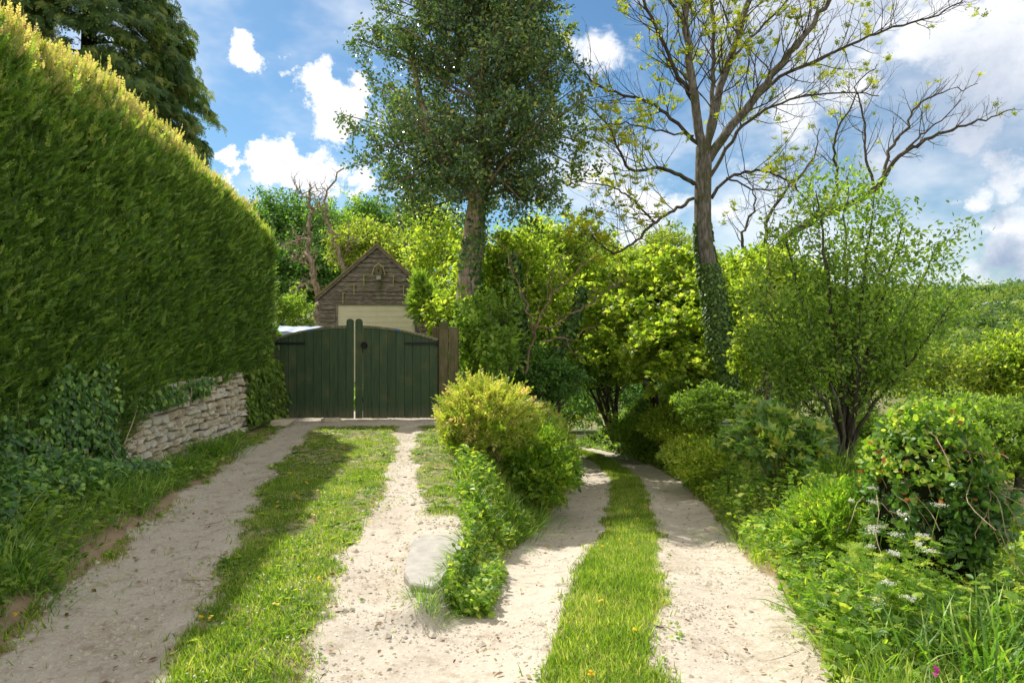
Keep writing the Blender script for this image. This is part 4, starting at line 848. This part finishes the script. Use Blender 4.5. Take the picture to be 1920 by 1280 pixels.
# ------------------------------------------------------------ dark wood on the left hill and centre skyline
G4 = 'big trees on the hillside behind the garage'
P_ = [('tall beech at the left end of the hillside wood', 475, 470, 4.0, 5.5, 58, 'dark', 15000, .30, 41), ('broad domed beech tallest in the hillside wood', 545, 440, 5.0, 5.6, 62, 'dark', 18000, .30, 42), ('dark conifer like mass low in the hillside wood', 530, 530, 4.5, 4.5, 56, 'dark', 14000, .28, 43),
      ('mid green beech behind the slender dead trunk', 620, 460, 4.5, 4.8, 66, 'mid', 15000, .30, 44), ('shaded tree on the hill behind the dead trees', 610, 530, 4.5, 4.0, 56, 'dark', 12000, .28, 45), ('dark treetop on the skyline right of the dead trees', 690, 430, 5, 4.6, 80, 'dark', 12000, .35, 46),
      ('distant treetop seen through the holly gap', 780, 440, 5, 4.5, 85, 'mid', 12000, .35, 47), ('distant treetop right of the holly trunk', 1000, 480, 6, 4.5, 90, 'mid', 12000, .38, 48), ('far dark treetop above the maples', 1105, 500, 6, 4.5, 95, 'dark', 12000, .38, 49), ('far rounded treetop left of the ash trunk', 1245, 490, 5, 4.6, 75, 'olive', 13000, .33, 50), ('far treetop behind the ash trunk', 1330, 530, 5, 4.5, 80, 'mid', 12000, .35, 51)]
for lb, px, py, rx, rz, Y, m, nl, sz, sd in P_:
    bushtree(lb, 'tree', 'hillside_tree', px, py, rx, rz, Y, m, nl, sz, seed=sd, group=G4, tr=.35, bark='dbark', lumps=26)
# far woods
a = Acc(); nt_ = 800; th = np.radians(rng.uniform(5, 44, nt_)); dd = rng.uniform(95, 400, nt_); X = np.sin(th)*dd; Yv = np.cos(th)*dd; Zv = terrain(X, Yv, True)
q = 200; C = np.repeat(np.stack([X, Yv, Zv+3], 1), q, 0); r = np.repeat(rng.uniform(3.0, 7.0, nt_), q)[:, None]; d = rdir(len(C)); d[:, 2] = np.abs(d[:, 2])
P = C+d*r*np.array([1, 1, .9])*rng.uniform(.85, 1.05, (len(C), 1)); a.scatter(RHOMB, P, rdir(len(P)), d+rdir(len(P))*.5, 1.15*rng.uniform(.6, 1.3, len(P)), K['far'], np.repeat(rng.random(nt_)**1.2, q))
o = a.build('woods'); o['kind'] = 'stuff'; o['label'] = 'far wooded hillside across the valley'
# ------------------------------------------------------------ shrubs in front
def shrub(name, label, cat, c, r, n, m, size, tms, seed, lumps=20, stems=30, up=.6, smat='dry', hollow=.8, rs=.34, mats2=None, outd=.7):
    o = thing(name, label, cat); b = np.array([c[0], c[1], gz(c[0], c[1])]); o.location = b
    a = Acc(); rr = np.random.default_rng(seed)
    for _ in range(stems):
        d = norm(rr.normal(size=3)); d[2] = abs(d[2]); e = np.array(c)+d*np.array(r)*rr.uniform(.6, .98)
        s0 = b+np.array([rr.normal(0, .12*r[0]), rr.normal(0, .12*r[1]), 0]); P = resample(np.array([s0, (s0+e)/2+[0, 0, .1*r[2]], e]), 6)-b; a.tube(P, np.linspace(.012, .003, 6), K[smat], 4)
    a.build('stems', o)
    P, D = blob_points(n, c, r, lumps, hollow, rs, seed); a = Acc(); sel = rng.integers(0, len(tms), len(P))
    for k, t in enumerate(tms):
        s_ = sel == k; q = int(s_.sum()); a.scatter(t, P[s_]-b, D[s_]*outd+rdir(q)*.6+[0, 0, up*.5], D[s_]*.4+rdir(q)*.7+[0, 0, up], size*rng.uniform(.6, 1.3, q), K[m])
    if mats2:
        for m2, n2, tm2, sz2, zlo in mats2:
            d = rdir(n2*3); d = d[(d[:, 2] > zlo)][:n2]; q = len(d); a.scatter(tm2, np.array(c)+d*np.array(r)*rng.uniform(.9, 1.08, (q, 1))-b, d*.5+rdir(q)*.6, d+rdir(q)*.4, sz2*rng.uniform(.6, 1.3, q), K[m2])
    a.build('leaves', o); return o
c = at(905, 805, 8.6); shrub('golden_shrub', 'bushy golden yellow shrub with orange tips between driveway and lane', 'shrub', (c[0]+.06, 8.75, c[2]-.02), (.54, .60, .50), 12500, 'lime', .056, TWIGLET, 201, 34, 60, 1.4, rs=.30, hollow=.95, mats2=[('gold', 6500, TWIGLET[0], .052, -.2), ('gold', 1400, TWIGLET[1], .10, .0), ('gold', 500, SPRAY[1], .24, .25)])
c = at(985, 880, 9.4); shrub('green_shrub', 'green leafy bank shrub right of the golden one above the lane', 'shrub', (.35, 9.6, -.35), (.62, 1.1, .65), 9000, 'weed', .075, [LEAF, TWIGLET[1]], 202, 20, 20)
shrub('yellow_hedge', 'low hedge coloured a sunlit yellow green following the left edge of the lane', 'hedge', (.46, 12.0, -.66), (.52, 2.4, .74), 12000, 'lime', .07, [LEAF, TWIGLET[2]], 203, 26, 20, mats2=[('gold', 2500, TWIGLET[1], .06, -.2)])  # lime and gold leaves paint sunlight onto a hedge standing in shade
shrub('lower_hedge', 'clipped dark low hedge on the outside of the lane bend', 'hedge', (5.0, 22.0, -2.1), (1.8, 3.2, .75), 16000, 'mid', .10, [LEAF], 204, 30, 10)
shrub('low_bush', 'low pale leaved bush on the right bank below the maples', 'bush', (4.15, 16.5, -1.0), (.9, 2.2, .66), 12000, 'lime', .08, [LEAF], 205, 26, 10)  # brighter lime leaf paints sun flecks on this bush
shrub('low_bush', 'low bush with whitish leaves on the right bank nearer the camera', 'bush', (3.45, 11.6, -.88), (.75, 1.6, .60), 11000, 'lime', .065, [LEAF, TWIGLET[0]], 206, 26, 10)  # lime leaf here also paints in sun flecks
c = at(1462, 825, 8.0); shrub('broad_leaved_bush', 'rounded bush of big broad leaves with yellow tips below the elder', 'bush', (c[0], 8.0, c[2]-.02), (.60, .55, .46), 2900, 'vine', .105, [MAPLE], 207, 20, 20, .7, 'rtwig', .85, .3)
# ivy mound
c = at(1752, 965, 4.7); mo = shrub('ivy_mound', 'tall rounded mound of ivy with dead stalks and reddish bramble at lower right', 'ivy', (c[0], 4.75, c[2]+.02), (.44, .45, .72), 17000, 'ivy', .050, [IVY], 208, 26, 60, .3, 'dry', .85, .28, [('weed', 2000, IVY, .042, .35), ('red', 120, LEAF, .045, .15)], outd=.3)
a = Acc(); U, W = np.meshgrid(np.linspace(0, 2*math.pi, 17)[:-1], np.linspace(-math.pi/2, math.pi/2, 9)); p = np.stack([np.cos(W)*np.cos(U)*.34, np.cos(W)*np.sin(U)*.34, np.sin(W)*.56], -1)*(1+.08*np.sin(U*3+W*4))[..., None]+np.array([0, 0, c[2]-gz(c[0], 4.75)])
i = np.arange(8)[:, None]*16+np.arange(16)[None]; j = np.arange(8)[:, None]*16+(np.arange(16)+1)[None] % 16; a.add(p.reshape(-1, 3), np.stack([i, j, j+16, i+16], -1).ravel(), np.full(128, 4), K['core']); a.build('stump', mo)
a = Acc()
for k in range(42):   # dry stalks trailing over the mound
    d = rdir(1)[0]; d[2] = abs(d[2])*.8+.1; d[1] = -abs(d[1]); s = np.array([0, 0, c[2]-gz(c[0], 4.75)])+d*[.47, .47, .76]
    a.tube(bend(s, (rng.uniform(-.6, .9), -.3, rng.uniform(-1, .2)), rng.uniform(.2, .6), 7, .22, -1.2), .0028, K['dry'] if k % 4 else K['rtwig'], 3)
a.build('dry_stalks', mo)
shrub('bramble', 'low bramble mass with small leaves left of the ivy mound', 'bramble', (2.62, 5.3, .0), (.50, .6, .42), 4200, 'weed', .055, [LEAF, TWIGLET[0]], 209, 18, 30)
shrub('conifer_shrub', 'feathery conifer shrub at the right corner of the garage', 'shrub', tuple(at(800, 575, 20.2)), (.45, .5, 1.0), 2600, 'mid', .26, SPRAY, 210, 14, 10)
shrub('glossy_shrub', 'small shrub with large glossy leaves on the left gatepost', 'shrub', tuple(at(497, 630, 12.5)), (.17, .25, .32), 160, 'weed', .15, [LEAF], 211, 8, 6)
# ------------------------------------------------------------ undergrowth
def zone(n, xr, yr, f, pw=1.0):
    """random ground points, thinned with distance, kept where f(x,y) passes"""
    u = rng.random(n); y = yr[0]+(yr[1]-yr[0])*u**pw; x = rng.uniform(*xr, n); k = f(x, y); x, y = x[k], y[k]
    return np.stack([x, y, tz(x, y)], 1)
def dmask(x, y): return masks(x, y)[0]
def isgrass(x, y, lim=.4): return dmask(x, y)+rng.normal(0, .22, len(x)) < lim
LE = lambda y: np.interp(y, DLY, LEFT_E)
def tuft(a, P, L, m, lean=.35, tm=BLADE, W=None, v=None):
    n = len(P); D = rdir(n)*lean+[0, 0, 1]; a.scatter(tm, P, D, rdir(n)*[1, 1, .1], L, K[m], v, W)
a = Acc()     # driveway lawn
P = zone(300000, (-4.2, .3), (2.4, 12.2), lambda x, y: (x > LE(y)-.05) & (x < lane_c(y)-1.1) & isgrass(x, y) & ((fbm(x*3.5, y*3.5, 81) > np.interp(y, [3, 6, 8, 10, 12], [.26, .36, .46, .50, .52])) | (rng.random(len(x)) < .12)) & ((x < np.interp(y, DLY, DRC)) | (fbm(x*2.5, y*2.5, 83)+rng.normal(0, .04, len(x)) > .50)), 1.35)
s = rng.uniform(.6, 1.3, len(P))*np.interp(P[:, 1], [3, 6, 12], [.042, .036, .032])*(.6+.9*fbm(P[:, 0]*2, P[:, 1]*2, 85)); tuft(a, P, s, 'grass', .55, W=s*1.7)
P = zone(26000, (-4.2, .3), (2.4, 12.2), lambda x, y: (x > LE(y)-.05) & (x < lane_c(y)-1.1) & (dmask(x, y)+rng.normal(0, .25, len(x)) < .5) & (fbm(x*4, y*4, 84) > .47), 1.3); n = len(P); P[:, 2] += .012
a.scatter(GROUNDIVY, P, rdir(n)*[1, 1, .15]+[0, 0, .12], rdir(n)*.4+[0, 0, 1], rng.uniform(.012, .034, n), K['weed'])
P = zone(900, (-4.2, .3), (2.4, 12.2), lambda x, y: (x > LE(y)-.05) & (x < lane_c(y)-1.1) & (dmask(x, y) < .5), 1.3); P = np.repeat(P, 9, 0); n = len(P); th = rng.uniform(0, 6.28, n); D = np.stack([np.cos(th), np.sin(th), rng.uniform(.15, .7, n)], 1); a.scatter(LONG, P+[0, 0, .01], D, D*[1, 1, 0]*-1*.3+[0, 0, 1], rng.uniform(.035, .08, n), K['weed'])
o = a.build('driveway_grass'); o['kind'] = 'stuff'; o['label'] = 'short lawn grass between and beside the driveway tracks'; print('grass', len(P))
a = Acc()
P = zone(330000, (-.2, 3.5), (2.8, 30), lambda x, y: (np.abs(x-lane_c(y)) < .55) & (dmask(x, y)+rng.normal(0, .20, len(x)) < .40), 1.9)
s = rng.uniform(.6, 1.3, len(P))*np.interp(P[:, 1], [3, 8, 15, 30], [.055, .050, .06, .09])*(.7+.7*fbm(P[:, 0]*2, P[:, 1]*2, 86)); tuft(a, P, s, 'grass', .5, W=s*1.5)
P = zone(9000, (-.2, 3.5), (2.8, 14), lambda x, y: (np.abs(x-lane_c(y)) < .42) & (fbm(x*4, y*4, 84) > .5), 1.5); n = len(P); P[:, 2] += .014
a.scatter(GROUNDIVY, P, rdir(n)*[1, 1, .15]+[0, 0, .12], rdir(n)*.4+[0, 0, 1], rng.uniform(.012, .034, n), K['mid'])
o = a.build('lane_grass'); o['kind'] = 'stuff'; o['label'] = 'green grass strip down the middle of the lane'; print('strip', len(P))
# verges: long grass + leafy weeds
def verge(nm, lb, n_g, n_w, xr, yr, f, hl, mg='tall', mw='weed', wl=.06, pw=1.3, hw=.25, tms=(GROUNDIVY, LEAF, PALM)):
    a = Acc(); P = zone(n_g, xr, yr, f, pw); n = len(P)
    cl = fbm(P[:, 0]*1.8, P[:, 1]*1.8, 95); L = hl*(.35+1.3*cl**1.5)*rng.uniform(.6, 1.3, n)
    if nm[:4] == 'left': L = L*np.interp(P[:, 1], [6.6, 7.4], [1, .55])
    tuft(a, P, L, mg, .45, TBLADE, np.clip(L*1.1, .12, .6)*rng.uniform(.5, .9, n))
    P = zone(n_w, xr, yr, f, pw); cl = fbm(P[:, 0]*1.3+5, P[:, 1]*1.3, 99); hh = hw*np.clip((cl-.25)*2.2, .05, 1.3); P = P+np.stack([0*hh, 0*hh, hh*rng.random(len(P))**.7], 1)+rng.normal(0, .015, P.shape); k = rng.integers(0, len(tms), len(P))
    for q, t in enumerate(tms):
        m_ = k == q; c_ = int(m_.sum()); a.scatter(t, P[m_], rdir(c_)*[1, 1, .4]+[0, 0, .25], rdir(c_)*.6+[0, 0, .9], wl*rng.uniform(.6, 1.4, c_), K[mw])
    o = a.build(nm); o['kind'] = 'stuff'; o['label'] = lb; print(nm, n, len(P)); return o
verge('left_bank_undergrowth', 'grass and weeds on the bank below the ivy and stone wall', 26000, 26000, (-4.25, -2.3), (3.0, 12.4), lambda x, y: (x < LE(y)-.10+(fbm(x*4, y*4, 44)-.5)*.3) & (x > -4.12), .17, 'tall', 'mid', .045, 1.2, .20)  # darker green weed leaves paint in the shade on this bank
a = Acc(); P = zone(9000, (-4.1, -3.0), (3.2, 7.4), lambda x, y: (x < LE(y)-.42+(fbm(x*3, y*3, 42)-.5)*.5)); n = len(P); P[:, 2] += rng.uniform(.02, .22, n)
a.scatter(IVY, P, rdir(n)*.6+[.3, 0, -.3], rdir(n)*.5+[.5, -.1, .8], .055*rng.uniform(.5, 1.2, n), K['ivy']); o = a.build('ivy_ground_cover'); o['kind'] = 'stuff'; o['label'] = 'ivy leaves creeping down the left bank'
verge('lane_bank_undergrowth', 'grass and weeds on the bank between driveway and lane', 20000, 46000, (-1.2, 2.0), (4.6, 16), lambda x, y: (x < lane_c(y)-1.12+(fbm(x*4, y*4, 45)-.5)*.25) & (x > np.interp(y, [4.6, 5.0, 5.4, 6.0, 7, 8, 9, 11, 16], [0, -.28, -.30, -.42, -.55, -.62, -.85, -1.15, -1.2])+(fbm(x*5, y*5, 46)-.5)*.3), .22, 'grass', 'weed', .05, 1.3, .42, tms=(GROUNDIVY, LEAF, PALM, TWIGLET[0]))
verge('right_verge_undergrowth', 'dense sunny grass and weeds on the right verge', 45000, 80000, (1.2, 6.5), (2.6, 17), lambda x, y: (x > lane_c(y)+1.12+(fbm(x*4, y*4, 47)-.5)*.25) & (x < lane_c(y)+1.2+np.interp(y, [2.6, 6, 17], [3.2, 3.2, 2.2])), .19, 'grass', 'weed', .052, 1.6, .46, tms=(GROUNDIVY, LEAF, PALM, TWIGLET[0]))
a = Acc(); n = 5200; y = rng.uniform(4.25, 6.0, n); x = np.interp(y, [4.2, 5.2, 5.4, 6], [-.42, -.34, -.36, -.45])+rng.uniform(.0, .26, n)+rng.normal(0, .02, n); z_ = tz(x, y)+rng.uniform(0, .13, n); P = np.stack([x, y, z_], 1)
a.scatter(GROUNDIVY, P, rdir(n)*[1, 1, .4]+[.3, -.2, 0], rdir(n)*.5+[.5, -.2, .8], .042*rng.uniform(.5, 1.3, n), K['weed']); o = a.build('slab_weeds'); o['kind'] = 'stuff'; o['label'] = 'leafy weeds on the short bank beside the concrete slab'
# far bank ground cover
verge('far_bank_undergrowth', 'weeds along the banks of the far lane', 16000, 42000, (-4, 8), (14, 31), lambda x, y: np.abs(x-lane_c(y)) > 1.15, .4, 'tall', 'mid', .12, 1.2, .35)
shrub('far_bush', 'pale green bush beside the field gate at the lane bend', 'bush', (2.5, 38.0, -3.4), (1.6, 1.2, 1.5), 7000, 'lime', .15, [LEAF], 220, 20, 10)
shrub('far_bush', 'dark low bush on the left of the lane just before the bend', 'bush', (.1, 24.5, -2.4), (1.1, 2.2, .9), 8000, 'mid', .11, [LEAF], 221, 20, 10)
verge('yard_undergrowth', 'rough grass and nettles around the garage and thicket', 12000, 26000, (-8, 1), (12.8, 30), lambda x, y: (x < lane_c(y)-1.6) & ~((x > -6.6) & (x < -1.2) & (y < 27) & (y > 12)), .4, 'tall', 'mid', .11, 1.2, .5)
# shady clump by the slab, tall grass clumps
a = Acc(); P = []
for (px, py, Y, n, h, r) in [(945, 920, 7.4, 260, .36, .16), (985, 900, 8.2, 200, .32, .16), (905, 965, 6.5, 160, .24, .10), (800, 1120, 4.12, 200, .10, .06), (850, 1100, 4.3, 260, .11, .05), (862, 1075, 4.55, 260, .13, .05), (880, 1050, 4.8, 260, .15, .05), (895, 1020, 5.1, 260, .18, .06), (20, 1120, 4.0, 260, .26, .12), (20, 1040, 4.4, 160, .26, .14), (190, 960, 5.6, 200, .24, .15), (1660, 1200, 3.5, 150, .28, .2), (1800, 1220, 3.4, 260, .36, .25), (1700, 1120, 4.0, 160, .30, .2), (1880, 1180, 3.6, 300, .40, .2), (1460, 960, 7.0, 240, .30, .3), (400, 850, 8.9, 400, .26, .2), (330, 890, 7.9, 300, .24, .16), (1560, 880, 9, 260, .5, .4)]:
    c = at(px, py, Y); q = np.stack([rng.normal(c[0], r, n), rng.normal(Y, r, n)], 1); z_ = tz(q[:, 0], q[:, 1]); D = np.stack([(q[:, 0]-c[0])/r*.35, (q[:, 1]-Y)/r*.35, np.ones(n)], 1)+rdir(n)*.25
    L = h*rng.uniform(.6, 1.2, n); a.scatter(TBLADE, np.c_[q, z_], D, D*[1, 1, 0]+rdir(n)*[.3, .3, 0]+[0, 0, .01], L, K['tall'], None, np.clip(L*.9, .12, .4))
o = a.build('long_grass'); o['kind'] = 'stuff'; o['label'] = 'arching tufts of long grass on the verges'
# cow parsley on the right verge
UMB = compose([(STEM, (0, 0, 0), (0, 0, 1), (0, 1, 0), 1)]); FLOW = lobed([.3, .5, .3, .5, .3, .5, .3], 1, .05)
def parsley(label, px, py, Y, n_u, h):
    c = at(px, py, Y); b = np.array([c[0], Y, gz(c[0], Y)]); o = thing('cow_parsley', label, 'wildflower', 'white cow parsley on the right verge'); o.location = b; top = c[2]-b[2]
    s = Acc()
    for k in range(n_u):
        f = Acc()
        e = np.array([rng.normal(0, .10), rng.normal(0, .08), top+rng.uniform(-.12, .05)]); P = resample(np.array([[0, 0, 0], e*[.2, .2, .6], e]), 6); s.tube(P, np.linspace(.005, .002, 6), K['mid'], 4)
        for j in range(9):
            an = rng.uniform(0, 6.28); r = rng.uniform(.0, .04); q = e+np.array([math.cos(an)*r, math.sin(an)*r, .02-.15*r]); s.tube([e-[0, 0, .015], q], .001, K['mid'], 3)
            m = 12; p = q+rng.normal(0, .009, (m, 3))*[1, 1, .5]; f.scatter(FLOW, p, rdir(m), rdir(m)*.4+[0, 0, 1], .0085, K['white'])
        f.build('flower_head', o)
    n = 60; P = np.stack([rng.normal(0, .09, n), rng.normal(0, .09, n), rng.uniform(.05, top*.8, n)], 1); f2 = Acc(); f2.scatter(FERNY, P, rdir(n)*[1, 1, .3], rdir(n)*.3+[0, 0, 1], .10*rng.uniform(.6, 1.2, n), K['weed'])
    s.build('stem', o); f2.build('leaves', o); return o
for lb, px, py, Y, n in [('white cow parsley heads against the left flank of the ivy mound', 1640, 1005, 4.1, 4), ('cow parsley with white heads low before the ivy mound', 1690, 1010, 3.9, 4), ('cow parsley cluster furthest left of the ivy mound', 1610, 1000, 4.4, 3), ('short cow parsley in the grass below the others', 1660, 1110, 3.7, 5), ('tallest cow parsley beside the bramble', 1640, 925, 4.7, 4), ('single pale umbel nearest the lane', 1545, 1120, 3.9, 2), ('white umbels right of centre before the mound', 1730, 955, 4.2, 2), ('frothy white flowers beside the broad leaved bush', 1365, 790, 9.0, 8)]: parsley(lb, px, py, Y, n, 1)
# small flowers, fallen leaves, gravel, twigs
a = Acc(); P = zone(2600, (-4, 0), (3, 11), lambda x, y: (x > LE(y)) & (x < lane_c(y)-1.1) & (dmask(x, y) < .3) & (fbm(x*2, y*2, 88) > .5), 1.2); P = P[:420]; P[:, 2] += .035; n = len(P)
a.scatter(FLOW, P, rdir(n)*[1, 1, .1], rdir(n)*.3+[0, 0, 1], .016, K['white']); o = a.build('daisies'); o['kind'] = 'stuff'; o['label'] = 'tiny white daisies in the driveway grass'
a = Acc(); DP = [at(*q) for q in [(700, 830, 10), (690, 825, 10), (655, 935, 6.5), (695, 985, 5.6), (560, 930, 6.3), (520, 950, 6.2), (940, 880, 7.8), (945, 1020, 6.2), (1210, 940, 10), (1020, 805, 11), (585, 690, 10)]]
for p in DP: p[2] = gz(p[0], p[1])+.06
P = zone(400, (-4, 3), (3.2, 10), lambda x, y: (dmask(x, y) < .3), 1.2)[:60]; P[:, 2] += .05; P = np.concatenate([np.array(DP), P]); P = np.repeat(P, 4, 0)+rng.normal(0, .004, (len(P)*4, 3)); n = len(P); a.scatter(FLOW, P, rdir(n)*[1, 1, .1], rdir(n)*.4+[0, -.3, 1], .024, K['yellow']); o = a.build('dandelions'); o['kind'] = 'stuff'; o['label'] = 'yellow dandelions dotted through the grass'
a = Acc(); P = zone(500, (-4.1, -2.6), (3.6, 8), lambda x, y: x < LE(y)-.2)[:26]; P[:, 2] += rng.uniform(.1, .3, len(P)); n = len(P); a.scatter(FLOW, P, rdir(n), rdir(n)*.5+[.6, -.6, .4], .022, K['blue']); P2 = np.array([at(1756, 1258, 3.05), at(10, 1060, 4.2), at(14, 1100, 4.1)]); P2 = np.repeat(P2, 6, 0)+rng.normal(0, .006, (18, 3)); a.scatter(FLOW, P2, rdir(18), rdir(18)*.6+[0, -.6, .5], .028, K['pink']); o = a.build('bluebells_and_campion'); o['kind'] = 'stuff'; o['label'] = 'scattered blue and pink wildflowers on the banks'
a = Acc(); P = zone(30000, (-3.6, 3.2), (2.6, 14), lambda x, y: (x > LE(y)-.3) & (np.abs(x-lane_c(y)+1.2) < 3.4) & (x < lane_c(y)+1.2) & (rng.random(len(x)) < .07+.3*sst(.52, .68, fbm(x*1.4, y*1.4, 66))), 1.5)[:1000]; P[:, 2] += .012; n = len(P)
a.scatter(LEAF, P, rdir(n)*[1, 1, .25], rdir(n)*.5+[0, 0, 1], np.clip(rng.gamma(3, .008, n)+.006, 0, .045), K['dead']); o = a.build('fallen_leaves'); o['kind'] = 'stuff'; o['label'] = 'dry brown fallen leaves on the tracks and grass'
a = Acc(); K['peb'] = flat('pebble', (.48, .42, .33), .9, .2, .35, 30)
OCT = T([(1, 0, 0), (.3, .9, 0), (-.8, .5, 0), (-.7, -.7, 0), (.5, -.85, 0), (.1, .05, .62)], [(0, 1, 5), (1, 2, 5), (2, 3, 5), (3, 4, 5), (4, 0, 5)])
P = zone(70000, (-4.2, 3.6), (2.5, 16), lambda x, y: (dmask(x, y) > .45) & (fbm(x*1.8, y*1.8, 68)+rng.normal(0, .1, len(x)) > .52), 1.5); n = len(P); th = rng.uniform(0, 6.28, n); D = np.stack([np.cos(th), np.sin(th), rng.normal(0, .1, n)], 1)
a.scatter(OCT, P, D, np.array([0, 0, 1.])+rdir(n)*.2, rng.gamma(2, .0032, n)+.002, K['peb']); P = zone(9000, (-4.2, 3.6), (2.5, 14), lambda x, y: (dmask(x, y) > .3) & (dmask(x, y) < .97) & (fbm(x*2.8, y*2.8, 69) > .5), 1.4)[:900]; n = len(P); th = rng.uniform(0, 6.28, n); a.scatter(OCT, P, np.stack([np.cos(th), np.sin(th), rng.normal(0, .15, n)], 1), np.array([0, 0, 1.])+rdir(n)*.35, np.clip(rng.gamma(2.5, .005, n)+.004, 0, .035), K['peb'])
o = a.build('gravel'); o['kind'] = 'stuff'; o['label'] = 'loose pale gravel on the tracks'; print('gravel', n)
for lb, px, py, L in [('thin dry stick lying across the shaded left track', 372, 1087, .22), ('small twig in the shaded track further up', 400, 980, .14)]:
    Y = EYE/((py-HOR)/F-.017); c = at(px, py, Y); a = Acc(); p = bend((c[0]-L/2, Y, gz(c[0], Y)+.015), (1, .35, .0), L, 6, .12); a.tube(p, np.linspace(.006, .003, 7), K['dry'], 5, True); o = a.build('stick'); o['label'] = lb; o['category'] = 'stick'
a = Acc(); p = bend(at(0, 985, 4.35), (1, .35, -.75), .42, 6, .05); a.tube(p, .006, K['dry'], 5); o = a.build('stick'); o['label'] = 'long bare stick poking out of the bank under the ivy'; o['category'] = 'stick'
print('done')
